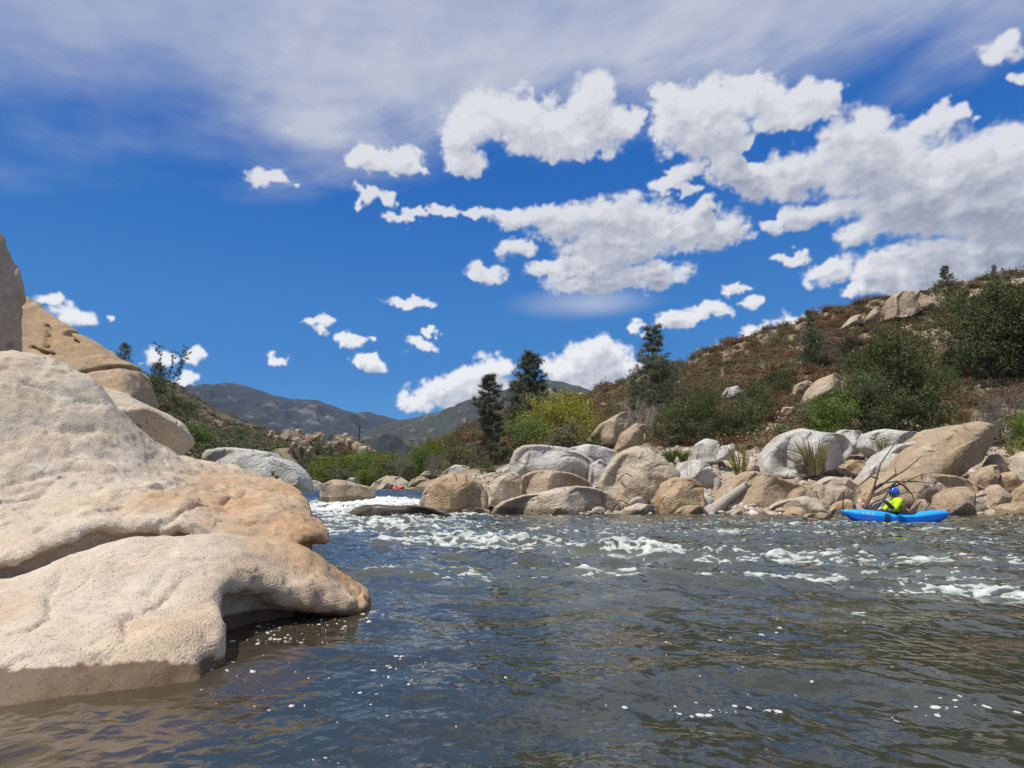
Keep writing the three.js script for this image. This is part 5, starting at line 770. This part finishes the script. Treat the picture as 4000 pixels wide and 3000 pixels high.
// small stones: on the bank between the boulders, in the gully and on the talus
{
  const r = rng(700), made = ['white', 'cream', 'tan', 'pink', 'orange', 'grey'].map((tone, i) => { const g = ballOf(6).clone(), p = g.attributes.position.array, q = rng(i + 70), cut = [...Array(9)].map(() => [V(q() - 0.5, q() - 0.5, q() - 0.5).normalize(), 0.55 + 0.3 * q()]); for (let k = 0; k < p.length; k += 3) { const v = V(p[k], p[k + 1] * 0.72, p[k + 2]); for (const [n, c] of cut) { const o = v.dot(n) - c; if (o > 0) v.addScaledVector(n, -o * 0.9); } v.multiplyScalar(1 + 0.06 * fbm(v.x * 2 + i, v.y * 2, v.z * 2, 3)); p[k] = v.x; p[k + 1] = v.y; p[k + 2] = v.z; } stoneColour(g, tone, i * 7, 0, 2); g.computeVertexNormals(); return [boxUV(g, 0.4), tone]; });
  const stone = (x, D, s, k, label, group, lift = 0.3) => { const m = put('stone', made[k][0], rockMat); m.position.set(x, land(x, D) + s * lift, -D); m.scale.set(s * (0.8 + 0.5 * r()), s * (0.7 + 0.4 * r()), s * (0.8 + 0.5 * r())); m.rotation.set(r() * 0.5, r() * 6.28, r() * 0.5); tag(m, label, 'stone', group); };
  for (let k = 0, n = 0; k < 4000 && n < 130; k++) { const x = -2 + 27 * r(), D = 22.6 + 11 * r() * r(); if (offRiver(x, D) < 0.1 || Math.abs(x / D) > 0.86) continue; const t = Math.floor(r() * 6); stone(x, D, 0.14 + 0.42 * r() * r(), t, `small ${{ white: 'white', cream: 'cream', tan: 'tan', pink: 'pinkish', orange: 'orange', grey: 'grey' }[made[t][1]]} stone lying among the far bank boulders`, 'stones on the far bank'); n++; }
  for (let k = 0; k < 45; k++) { const g = ground(3640 + 340 * r(), 1490 + 110 * r() - 0.0, 34), t = Math.floor(r() * 4); stone(g.x, -g.z, 0.16 + 0.32 * r() * r(), t, 'broken stone in the talus band above the grey bush', 'talus stones'); }
  for (let k = 0; k < 25; k++) { const y = r(), g = ground(3000 + 90 * y + 60 * (r() - 0.5), 1700 - 160 * y, 30), t = 2 + Math.floor(r() * 3); stone(g.x, -g.z, 0.14 + 0.35 * r() * r(), t, 'tan stone in the dry gully', 'gully stones'); }
  for (let k = 0; k < 80; k++) { const D = 45 + 65 * r(), x = (0.1 + 0.72 * r()) * D, t = 1 + Math.floor(r() * 4); stone(x, D, 0.25 + 0.75 * r() * r() * r(), t, 'weathered rock half hidden by hillside shrubs', 'rocks among the hillside shrubs', 0.25); }
  for (let k = 0; k < 18; k++) { const D = 40 + 10 * r(), x = BANK_RIGHT(D) - 0.5 + 4 * r() - 1, t = Math.floor(r() * 4); stone(x, D, 0.2 + 0.4 * r(), t, 'pale stone beside the upper pool', 'stones by the pool'); }
}
{ // scrub dotted over the hills up the valley
  const r = rng(888), d = new THREE.Object3D();
  for (const [hill, name, k, n, s0, label] of [['brown_hill', 'brown_hill_scrub', 2, 2600, 1.5, 'brown scrub dotted over the brown hill'], ['brown_hill', 'green_hill_scrub', 3, 1600, 1.7, 'green scrub dotted over the brown hill'], ['boulder_ridge', 'ridge_scrub', 1, 900, 1.0, 'dark scrub between the rocks of the low ridge'], ['boulder_ridge', 'ridge_bushes', 3, 900, 1.3, 'olive scrub on the low ridge'], ['foothill', 'foothill_scrub', 3, 1500, 3.4, 'olive scrub on the foothill']]) {
    const p = scene.getObjectByName(hill).geometry.attributes.position.array, im = new THREE.InstancedMesh(BRUSH[k], leafMat, n);
    for (let i = 0; i < n; i++) { const v = Math.floor(r() * p.length / 3 * 0.72) * 3, s = s0 * (0.6 + 0.9 * r() * r()); d.position.set(p[v] + (r() - 0.5) * s0, p[v + 1] - 0.12 * s, p[v + 2] + (r() - 0.5) * s0 * 0.5); d.scale.set(s * 1.5, s, s * 1.5); d.rotation.y = r() * 6.28; d.updateMatrix(); im.setMatrixAt(i, d.matrix); }
    im.name = name; scene.add(tag(im, label, 'scrub', null, 'stuff'));
  }
}
{ // cobbles and gravel of the bank
  const r = rng(777), d = new THREE.Object3D(), list = [];
  for (let k = 0; k < 9000 && list.length < 3600; k++) { const x = -4 + 32 * r(), D = 22.4 + 12 * r(); if (offRiver(x, D) < -0.25) continue; list.push([x, D, 0.05 + 0.16 * r() * r()]); }
  const g = ballOf(2).clone(), p = g.attributes.position.array; for (let i = 0; i < p.length; i += 3) { const k = 1 + 0.25 * noise(p[i] * 1.7 + 3, p[i + 1] * 1.7, p[i + 2] * 1.7); p[i] *= k; p[i + 1] *= 0.7 * k; p[i + 2] *= k; } g.computeVertexNormals();
  const im = new THREE.InstancedMesh(g, new THREE.MeshStandardMaterial({ color: 0xffffff, roughness: 0.95 }), list.length), c = new THREE.Color();
  list.forEach(([x, D, s], i) => { d.position.set(x, land(x, D) + s * 0.3, -D); d.scale.set(s * (1 + 0.6 * r()), s, s * (1 + 0.6 * r())); d.rotation.set(r(), r() * 6, r()); d.updateMatrix(); im.setMatrixAt(i, d.matrix); const q = 0.65 + 0.4 * r(), t = mix3([0.52, 0.47, 0.41], [0.36, 0.27, 0.18], r()); im.setColorAt(i, c.setRGB(t[0] * q, t[1] * q, t[2] * q)); });
  im.name = 'bank_cobbles'; scene.add(tag(im, 'cobbles and gravel between the far bank boulders', 'cobbles', null, 'stuff'));
}
for (const [px, foot, s, label] of [[3850, 1690, 2.0, 'rounded grey twiggy bush behind the overhanging boulder'], [3925, 1690, 2.6, 'largest grey twiggy bush at the end of the bank'], [3995, 1700, 2.3, 'grey twiggy bush above the last cream boulder'], [3960, 1600, 2.0, 'grey twiggy bush higher on the bank']]) { const m = put('twiggy_bush', BRUSH[4], leafMat), p = at(px, foot, foot < 1650 ? 39 : 35.5); p.y = Math.min(p.y, land(p.x, -p.z)) - 0.05; m.position.copy(p); m.scale.set(s * 1.3, s, s * 1.3); m.rotation.y = px; tag(m, label, 'shrub'); }
// grass and shoots among the boulders
function tuft(seed, tones, n, o = {}) {
  const r = rng(seed), L = new Leaves(r, tones, 0.25);
  for (let k = 0; k < n; k++) { const a = r() * 6.283, q = 0.14 * Math.sqrt(r()), h = 0.45 + 0.55 * r(), e = 0.12 + (o.splay ?? 0.3) * r(), x = Math.cos(a) * q, z = Math.sin(a) * q, ex = x + Math.cos(a) * e * h, ez = z + Math.sin(a) * e * h, c = L.tone(), w = 0.009; const mx = (x + ex) * 0.45, mz = (z + ez) * 0.45, my = h * 0.6; L.pos.push(x - w, 0, z, x + w, 0, z, mx - w, my, mz, x + w, 0, z, mx + w, my, mz, mx - w, my, mz, mx - w, my, mz, mx + w, my, mz, ex, h, ez); for (let i = 0; i < 9; i++) L.col.push(...c); if (o.leafy) for (let i = 0; i < 4; i++) { const t = 0.3 + 0.7 * r(); L.leaf(mix(x, ex, t), h * t, mix(z, ez, t), 0.11, 0.02, 0.5); } }
  return L.geometry();
}
const TUFT = { dry: tuft(81, [[0.16, 0.15, 0.06], [0.30, 0.25, 0.10], [0.13, 0.15, 0.06]], 150), green: tuft(82, [[0.07, 0.12, 0.03], [0.12, 0.17, 0.04]], 130, { splay: 0.5 }), willow: tuft(83, [[0.14, 0.15, 0.03], [0.24, 0.22, 0.04], [0.10, 0.12, 0.03]], 34, { leafy: 1, splay: 0.35 }), straw: tuft(84, [[0.30, 0.21, 0.09], [0.40, 0.29, 0.14]], 120, { splay: 0.6 }) };
for (const [kind, px, foot, top, D, wide, label, cat] of [
  ['dry', 3185, 1850, 1695, 27.6, 0.9, 'tall grass tuft growing before the cracked white boulder', 'grass'], ['dry', 3130, 1845, 1740, 27.8, 0.9, 'shorter dry grass tuft beside the tall one', 'grass'], ['willow', 2890, 1850, 1735, 27.5, 0.9, 'yellowing willow shoots between two white boulders', 'shrub'], ['willow', 3445, 1760, 1690, 29, 1, 'green shoots in front of the broad white boulder', 'shrub'], ['green', 3640, 1730, 1650, 30, 1.1, 'bright green reed clump above the overhanging boulder', 'reeds'], ['willow', 3960, 1790, 1700, 28, 0.9, 'pale grass shoots behind the last cream boulder', 'grass'], ['green', 2620, 1800, 1740, 30, 1.3, 'green grass in front of the olive shrub', 'grass'], ['green', 2670, 1800, 1745, 30, 1.2, 'green grass before the white topped boulder', 'grass'], ['green', 2755, 1990, 1930, 24, 0.9, 'small green tuft between the orange boulder and the log', 'grass'], ['straw', 3010, 1740, 1690, 33, 1.5, 'straw yellow grass at the foot of the gully', 'grass'], ['straw', 3080, 1720, 1670, 34, 1.5, 'dry yellow grass under the olive bush', 'grass'], ['straw', 3760, 1640, 1580, 36, 1.6, 'straw coloured grass on the bank above the overhanging boulder', 'grass'], ['straw', 3690, 1650, 1600, 37, 1.6, 'tall dry grass beside the largest oak', 'grass'], ['green', 3860, 1690, 1640, 33, 1.3, 'green grass under the twiggy grey bush', 'grass'], ['green', 2430, 1980, 1935, 23.9, 0.8, 'little green tuft in the gap by the egg shaped boulder', 'grass'], ['straw', 2890, 1760, 1720, 33, 1.5, 'dry grass behind the willow shoots', 'grass'], ['straw', 3650, 1400, 1345, 60, 1.5, 'yellow grass patch under the round pink boulder', 'grass'], ['straw', 3570, 1260, 1225, 100, 2, 'yellow grass patch below the skyline tor', 'grass'], ['straw', 3010, 1450, 1400, 70, 1.6, 'yellow grass in the hillside gully', 'grass']]) {
  const p = at(px, foot, D), h = Math.max(0.3, at(px, top, D).y - p.y), m = put('grass_tuft', TUFT[kind], leafMat);
  m.position.copy(p); m.position.y -= 0.08; m.scale.set(h * wide * 1.3, h * 1.1, h * wide * 1.3); m.rotation.y = px; tag(m, label, cat);
}
for (const [px, foot, top, D, label, kind, w] of [[2690, 1905, 1790, 24.5, 'bare grey twigs in front of the bright white boulder', 'twigs', 0.9], [2755, 2000, 1850, 23.4, 'thin leafless sapling beside the orange boulder', 'twigs', 0.7], [2360, 2010, 1900, 22.9, 'dead reed stems before the long low boulder', 'twigs', 0.6], [3160, 1870, 1800, 26, 'dry tangled twigs under the tall grass tuft', 'deadGrey', 1.4], [2950, 1840, 1740, 28, 'grey leafless twigs at the edge of the cracked boulder', 'twigs', 0.8], [3740, 1880, 1845, 24, 'small dry weed on the long tan boulder', 'twigs', 1.2]]) grow(kind, 'dead_twigs', px, foot, top, label, 'twigs', { D, free: true, wide: w, bark: BARK.brown });
// ---------------------------------------------------------------- driftwood
{
  const a = at(2765, 2010, 23.2), b = at(2835, 1950, 23.4), c = at(2900, 1905, 23.8), d = at(2940, 1878, 24.2);
  const wood = (pts, r0, r1) => { const g = limb(pts, r0, r1, 9), p = g.attributes.position.array; for (let i = 0; i < p.length; i += 3) { const k = 0.02 * fbm(p[i] * 6, p[i + 1] * 6, p[i + 2] * 6, 3); p[i] += k; p[i + 1] += k; } g.computeVertexNormals(); return g; };
  const log = base('driftwood_log', V(0, 0, 0), 'bleached driftwood log leaning on the ledged tan boulder', 'log');
  put('trunk', wood([a, a.clone().lerp(b, 0.5), b, c, d], 0.24, 0.11), BARK.pale, log);
  put('branch_stub', wood([c, at(2925, 1868, 23.7)], 0.07, 0.03), BARK.pale, log);
  const br = base('dead_branch', V(0, 0, 0), 'dark dead branch fanning over the long tan boulder behind the kayaker', 'branch'), r = rng(91);
  const f = at(3390, 1960, 22.9), m = at(3418, 1900, 22.9);
  put('root_stump', wood([at(3375, 1985, 22.9), f, m], 0.09, 0.055), barkMat(0.16, 0.09, 0.055), br);
  for (const pts of [[[3410, 1920], [3425, 1860], [3440, 1810], [3490, 1740], [3520, 1700]], [[3415, 1915], [3470, 1875], [3530, 1840], [3580, 1800], [3600, 1780]], [[3412, 1935], [3470, 1905], [3520, 1890], [3600, 1855], [3650, 1845]], [[3420, 1905], [3440, 1890], [3500, 1880], [3590, 1882], [3660, 1890]], [[3405, 1940], [3440, 1930], [3500, 1900], [3545, 1880]], [[3430, 1870], [3400, 1860], [3350, 1900], [3310, 1960]], [[3470, 1875], [3500, 1850], [3495, 1820]], [[3500, 1880], [3535, 1900], [3562, 1930], [3575, 1960]]]) put('bough', limb(pts.map(([x, y], i) => at(x, y, 22.85 + 0.12 * i * (r() - 0.4))), 0.042, 0.008, 5), BARK.brown, br);
  const st = base('dead_stick', V(0, 0, 0), 'thin dark stick standing in the shallows off the kayak bow', 'stick');
  put('stem', limb([at(3291, 2012, 21.5), at(3293, 1960, 21.5), at(3296, 1920, 21.6)], 0.03, 0.015, 5), BARK.dark, st); put('fork', limb([at(3294, 1995, 21.5), at(3306, 1970, 21.5), at(3320, 1945, 21.5)], 0.014, 0.006, 4), BARK.dark, st);
}
// ---------------------------------------------------------------- kayaks and the kayaker
const plastic = (r, g, b, rough = 0.32) => new THREE.MeshPhysicalMaterial({ color: new THREE.Color(r, g, b), roughness: rough, clearcoat: 0.4, clearcoatRoughness: 0.2 });
const cloth = (r, g, b) => new THREE.MeshStandardMaterial({ color: new THREE.Color(r, g, b), roughness: 0.9 });
const K = {                                                       // stations along the boat, bow at -x: [x, half width, keel, sheer, deck]
  at: curve, half: curve([[-1.32, 0.03], [-1.2, 0.13], [-0.9, 0.24], [-0.45, 0.305], [0, 0.325], [0.5, 0.30], [0.9, 0.235], [1.18, 0.15], [1.32, 0.04]]),
  keel: curve([[-1.32, 0.235], [-1.2, 0.13], [-1.0, 0.0], [-0.8, -0.07], [0, -0.10], [0.7, -0.075], [1.0, -0.02], [1.2, 0.09], [1.32, 0.19]]),
  sheer: curve([[-1.32, 0.27], [-1.0, 0.20], [-0.5, 0.15], [0, 0.125], [0.4, 0.135], [0.9, 0.19], [1.32, 0.235]]),
  deck: curve([[-1.32, 0.30], [-1.1, 0.315], [-0.7, 0.31], [-0.35, 0.275], [-0.1, 0.225], [0.35, 0.20], [0.6, 0.26], [0.9, 0.305], [1.15, 0.30], [1.32, 0.26]]),
};
function hullPart(upper) {
  const n = 60, m = 18, pos = [], idx = [];
  for (let i = 0; i <= n; i++) { const x = mix(-1.32, 1.32, i / n), w = K.half(x), s = K.sheer(x), e = upper ? K.deck(x) : K.keel(x);
    for (let k = 0; k <= m; k++) { const a = k / m * Math.PI, c = Math.cos(a), q = Math.sin(a), p = upper ? 0.75 : 0.5; pos.push(x, s + (e - s) * Math.pow(q, p), w * Math.sign(c) * Math.pow(Math.abs(c), upper ? 0.8 : 0.55)); } }
  for (let i = 0; i < n; i++) for (let k = 0; k < m; k++) { const a = i * (m + 1) + k, b = a + 1, c = a + m + 1, d = c + 1; if (upper) idx.push(a, b, c, b, d, c); else idx.push(a, c, b, b, c, d); }
  for (const i of [0, n]) { const o = i * (m + 1); for (let k = 1; k < m; k++) if ((i === 0) === upper) idx.push(o, o + k + 1, o + k); else idx.push(o, o + k, o + k + 1); }
  const g = geo(pos, idx); g.computeVertexNormals(); return g;
}
function ringGeo(rx, rz, y, r, x0) { const pts = []; for (let i = 0; i < 28; i++) { const a = i / 28 * 2 * Math.PI; pts.push(V(x0 + Math.cos(a) * rx, y(x0 + Math.cos(a) * rx), Math.sin(a) * rz)); } return new THREE.TubeGeometry(new THREE.CatmullRomCurve3(pts, true), 48, r, 7, true); }
const HULL = [hullPart(false), hullPart(true)];
function kayak(p, turn, low, high, label) {
  const k = base('kayak', p, label, 'kayak'); k.rotation.y = turn;
  put('hull', HULL[0], low, k); const d = put('deck', HULL[1], high, k);
  put('grab_loop', new THREE.TorusGeometry(0.035, 0.009, 6, 14).translate(-1.3, 0.30, 0), cloth(0.02, 0.02, 0.02), d); put('grab_loop', new THREE.TorusGeometry(0.035, 0.009, 6, 14).translate(1.3, 0.265, 0), cloth(0.02, 0.02, 0.02), d);
  put('cockpit_rim', ringGeo(0.44, 0.245, (x) => K.deck(x) + 0.012, 0.02, 0.08), cloth(0.02, 0.02, 0.022), k);
  const lid = [], li = []; lid.push(0.1, 0.30, 0); for (let i = 0; i < 28; i++) { const a = i / 28 * 2 * Math.PI, x = 0.08 + Math.cos(a) * 0.44; lid.push(x, K.deck(x) + 0.022, Math.sin(a) * 0.245); } for (let i = 0; i < 28; i++) li.push(0, 1 + (i + 1) % 28, 1 + i);
  const sg = geo(lid, li); sg.computeVertexNormals(); put('spray_deck', sg, cloth(0.018, 0.018, 0.02), k);
  return k;
}
{
  const c = at(3497, 2036, 16.5); c.y = 0.02; const turn = -0.16;
  const k = kayak(c, turn, plastic(0.004, 0.13, 0.62), plastic(0.006, 0.33, 0.80), 'bright blue whitewater kayak with the paddler sitting in it');
  // the side of the boat: dark panel by the hip and pale lettering near the bow
  const side = (x0, x1, y0, y1, out) => { const pos = [], idx = [], n = 10; for (let i = 0; i <= n; i++) for (let j = 0; j <= 4; j++) { const x = mix(x0, x1, i / n), t = mix(y0, y1, j / 4), up = t > 0, a = Math.abs(t), s = K.sheer(x), e = up ? K.deck(x) : K.keel(x), q = Math.pow(a, 1 / (up ? 0.75 : 0.5)); pos.push(x, s + (e - s) * a, K.half(x) * Math.pow(Math.sqrt(Math.max(0, 1 - q * q)), up ? 0.8 : 0.55) + out); } for (let i = 0; i < n; i++) for (let j = 0; j < 4; j++) { const a = i * 5 + j; idx.push(a, a + 5, a + 1, a + 1, a + 5, a + 6); } const g = geo(pos, idx); g.computeVertexNormals(); return g; };
  put('hip_panel', side(-0.36, -0.22, -0.9, 0.55, 0.006), plastic(0.004, 0.035, 0.13, 0.5), k);
  const mark = []; for (let i = 0; i < 7; i++) { const x = -0.86 + i * 0.04, w = i % 3 === 1 ? 0.012 : 0.02; mark.push(side(x, x + w, 0.10 + (i % 2) * 0.08, i % 3 ? 0.42 : 0.58, 0.006)); } mark.push(side(-0.92, -0.60, 0.02, 0.07, 0.006));
  put('lettering', mergeGeometries(mark), plastic(0.35, 0.50, 0.62, 0.5), k);
  const o = at(1556, 1918, 43); o.y = LEVEL(43) + 0.02; const ok = kayak(o, -1.15, plastic(0.72, 0.10, 0.03), plastic(0.85, 0.16, 0.06), 'small orange kayak floating on the upper pool'); ok.scale.setScalar(0.9);

  // ---- the paddler: one body, with clothing over it
  const cap = (a, b, ra, rb) => { const A = V(...a), d = V(...b).sub(A), L = d.lengthSq(); return (x, y, z) => { const t = clamp(((x - A.x) * d.x + (y - A.y) * d.y + (z - A.z) * d.z) / L); return Math.hypot(x - A.x - d.x * t, y - A.y - d.y * t, z - A.z - d.z * t) - mix(ra, rb, t); }; };
  const ell = (c, r) => (x, y, z) => { const q = Math.hypot((x - c[0]) / r[0], (y - c[1]) / r[1], (z - c[2]) / r[2]); return (q - 1) * Math.min(...r); };
  const blend = (list, k) => (x, y, z) => { let d = 9; for (const f of list) d = smin(d, f(x, y, z), k); return d; };
  const meshOf = (f, lo, hi, cell) => { const { pos, idx } = surfaceNets(f, lo, hi, cell), g = geo(pos, idx); g.computeVertexNormals(); return g; };
  const lh = [-0.315, 0.555, 0.215], rh = [-0.372, 0.215, -0.285], le = [-0.10, 0.335, 0.265], re = [-0.13, 0.30, -0.26];
  const torso = [cap([0.12, 0.16, 0], [0.10, 0.34, 0], 0.155, 0.15), cap([0.10, 0.34, -0.06], [0.075, 0.50, -0.09], 0.13, 0.115), cap([0.10, 0.34, 0.06], [0.075, 0.50, 0.09], 0.13, 0.115), cap([0.075, 0.535, -0.17], [0.075, 0.535, 0.17], 0.072, 0.072)];
  const armL = [cap([0.075, 0.53, 0.19], le, 0.066, 0.05)], armR = [cap([0.075, 0.53, -0.19], re, 0.066, 0.05)], foreL = cap(le, lh, 0.047, 0.031), foreR = cap(re, rh, 0.047, 0.031);
  const legs = [cap([0.10, 0.10, 0.09], [-0.36, 0.16, 0.13], 0.085, 0.06), cap([0.10, 0.10, -0.09], [-0.36, 0.16, -0.13], 0.085, 0.06), cap([-0.36, 0.16, 0.13], [-0.78, 0.04, 0.08], 0.055, 0.04), cap([-0.36, 0.16, -0.13], [-0.78, 0.04, -0.08], 0.055, 0.04)];
  const neck = cap([0.06, 0.56, 0], [0.035, 0.68, 0], 0.058, 0.052), head = blend([ell([0.045, 0.762, 0], [0.098, 0.105, 0.077]), ell([-0.012, 0.705, 0], [0.062, 0.062, 0.055]), cap([-0.058, 0.745, 0], [-0.072, 0.718, 0], 0.012, 0.016), ell([0.04, 0.735, 0.078], [0.02, 0.03, 0.01]), ell([0.04, 0.735, -0.078], [0.02, 0.03, 0.01]), ell([-0.046, 0.688, 0], [0.018, 0.008, 0.026])], 0.014);
  const faceHead = (x, y, z) => smax(head(x, y, z), -Math.min(ell([-0.062, 0.752, 0.031], [0.016, 0.011, 0.015])(x, y, z), ell([-0.062, 0.752, -0.031], [0.016, 0.011, 0.015])(x, y, z)), 0.008);
  const person = base('person', c.clone(), 'kayaker in a neon yellow jacket and blue helmet gripping a paddle', 'person'); person.rotation.y = turn;
  // hands: palm, four fingers and a thumb closed round the shaft
  const pa = V(-0.42, -0.12, -0.78), pb = V(-0.268, 0.955, 0.78), sh = pb.clone().sub(pa).normalize();
  const hand = (h, from) => { const H = V(...h), F = V(...from).sub(H).normalize(), u = F.clone().addScaledVector(sh, -F.dot(sh)).normalize(), s = u.clone().cross(sh).normalize(), P = (a, b, e) => H.clone().addScaledVector(u, a).addScaledVector(s, b).addScaledVector(sh, e).toArray(), l = [cap(P(0.045, 0.004, 0), P(0.012, 0.022, 0), 0.026, 0.024)];
    [[-0.030, 0.9], [-0.010, 1.0], [0.011, 0.96], [0.031, 0.78]].forEach(([e, q]) => { l.push(cap(P(0.012, 0.024, e), P(-0.016, 0.026 * q, e), 0.0105, 0.010), cap(P(-0.016, 0.026 * q, e), P(-0.028, -0.004, e), 0.010, 0.009), cap(P(-0.028, -0.004, e), P(-0.012, -0.024 * q, e), 0.009, 0.008)); });
    l.push(cap(P(0.036, -0.004, 0.022), P(0.016, -0.024, 0.030), 0.012, 0.010), cap(P(0.016, -0.024, 0.030), P(-0.010, -0.026, 0.024), 0.010, 0.008)); return l; };
  const hl = hand(lh, le), hr = hand(rh, re), around = (h, q) => [h.map((v) => v - q), h.map((v) => v + q)];
  const flesh = blend([...torso, ...armL, ...armR, foreL, foreR, ...legs, neck], 0.035);
  const bodyG = [meshOf((x, y, z) => flesh(x, y, z) + 0.012, [-0.86, -0.03, -0.36], [0.32, 0.72, 0.36], 0.013), meshOf(faceHead, [-0.10, 0.61, -0.11], [0.17, 0.89, 0.11], 0.0045), meshOf(blend(hl, 0.004), ...around(lh, 0.075), 0.0036), meshOf(blend(hr, 0.004), ...around(rh, 0.075), 0.0036)];
  put('body', mergeGeometries(bodyG), new THREE.MeshStandardMaterial({ color: new THREE.Color(0.16, 0.095, 0.062), roughness: 0.7 }), person);
  const folds = (x, y, z) => 0.010 * noise(x * 14 + y * 6, y * 20, z * 14);
  const coat = blend([...torso, ...armL, ...armR], 0.03), sleeve = blend([foreL, foreR], 0.01);
  put('jacket', meshOf((x, y, z) => Math.max(coat(x, y, z) - 0.010 + folds(x, y, z), 0.17 - y, y - 0.635), [-0.24, 0.14, -0.36], [0.32, 0.68, 0.36], 0.012), cloth(0.50, 0.80, 0.012), person);
  put('sleeve', meshOf((x, y, z) => Math.max(sleeve(x, y, z) - 0.012 + 0.6 * folds(x, y, z), -Math.hypot(x - lh[0], y - lh[1], z - lh[2]) + 0.062, -Math.hypot(x - rh[0], y - rh[1], z - rh[2]) + 0.062), [-0.42, 0.14, -0.36], [-0.02, 0.62, 0.36], 0.011), cloth(0.055, 0.055, 0.052), person);
  const vest = blend(torso.slice(0, 3), 0.03);
  put('life_vest', meshOf((x, y, z) => Math.max(vest(x, y, z) - 0.034, 0.24 - y, y - 0.60, 0.045 - x + 0.10 * Math.abs(z), -(Math.hypot(y - 0.5, Math.abs(z) - 0.24) - 0.10)), [-0.1, 0.2, -0.3], [0.36, 0.64, 0.3], 0.012), cloth(0.22, 0.12, 0.025), person);
  const shell = ell([0.05, 0.775, 0], [0.135, 0.135, 0.112]);
  const helmet = put('helmet', meshOf((x, y, z) => Math.max(shell(x, y, z), -(shell(x, y, z) + 0.016), 0.735 - y + 0.35 * (x < 0.02 ? (0.02 - x) * -1.2 + 0.03 : -0.12 * sstep(0.02, 0.1, x))), [-0.11, 0.66, -0.13], [0.21, 0.93, 0.13], 0.006), plastic(0.008, 0.085, 0.60, 0.22), person);
  put('visor', meshOf((x, y, z) => Math.max(ell([-0.02, 0.79, 0], [0.135, 0.016, 0.085])(x, y, z), x + 0.055), [-0.17, 0.76, -0.1], [-0.04, 0.82, 0.1], 0.006), plastic(0.01, 0.012, 0.02), helmet);
  put('chin_strap', new THREE.TubeGeometry(new THREE.CatmullRomCurve3([V(0.03, 0.76, 0.093), V(0.0, 0.70, 0.072), V(-0.02, 0.648, 0.03), V(-0.02, 0.648, -0.03), V(0.0, 0.70, -0.072), V(0.03, 0.76, -0.093)]), 24, 0.006, 5), cloth(0.02, 0.02, 0.02), helmet);
  const pad = base('paddle', c.clone(), 'black double bladed paddle held upright by the kayaker', 'paddle'); pad.rotation.y = turn;
  put('shaft', new THREE.TubeGeometry(new THREE.LineCurve3(pa, pb), 4, 0.016, 9), plastic(0.015, 0.015, 0.016), pad);
  for (const [e, s] of [[pa, -1], [pb, 1]]) { const shp = new THREE.Shape(); shp.moveTo(0, -0.02); shp.bezierCurveTo(0.1, -0.09, 0.3, -0.11, 0.42, -0.05); shp.bezierCurveTo(0.47, 0, 0.44, 0.08, 0.38, 0.085); shp.bezierCurveTo(0.25, 0.09, 0.1, 0.07, 0, 0.02); const g = new THREE.ExtrudeGeometry(shp, { depth: 0.008, bevelEnabled: true, bevelSize: 0.004, bevelThickness: 0.004, bevelSegments: 1, curveSegments: 8 }); g.translate(-0.06, 0, -0.004); const m = put('blade', g, plastic(0.015, 0.015, 0.017, 0.4), pad); m.quaternion.setFromUnitVectors(V(1, 0, 0), sh.clone().multiplyScalar(s)); m.rotateX(1.5); m.position.copy(e).addScaledVector(sh, -0.30 * s); }
}
scene.traverse((o) => { if (o.isMesh) { o.castShadow = true; o.receiveShadow = true; } });
renderer.render(scene, camera);
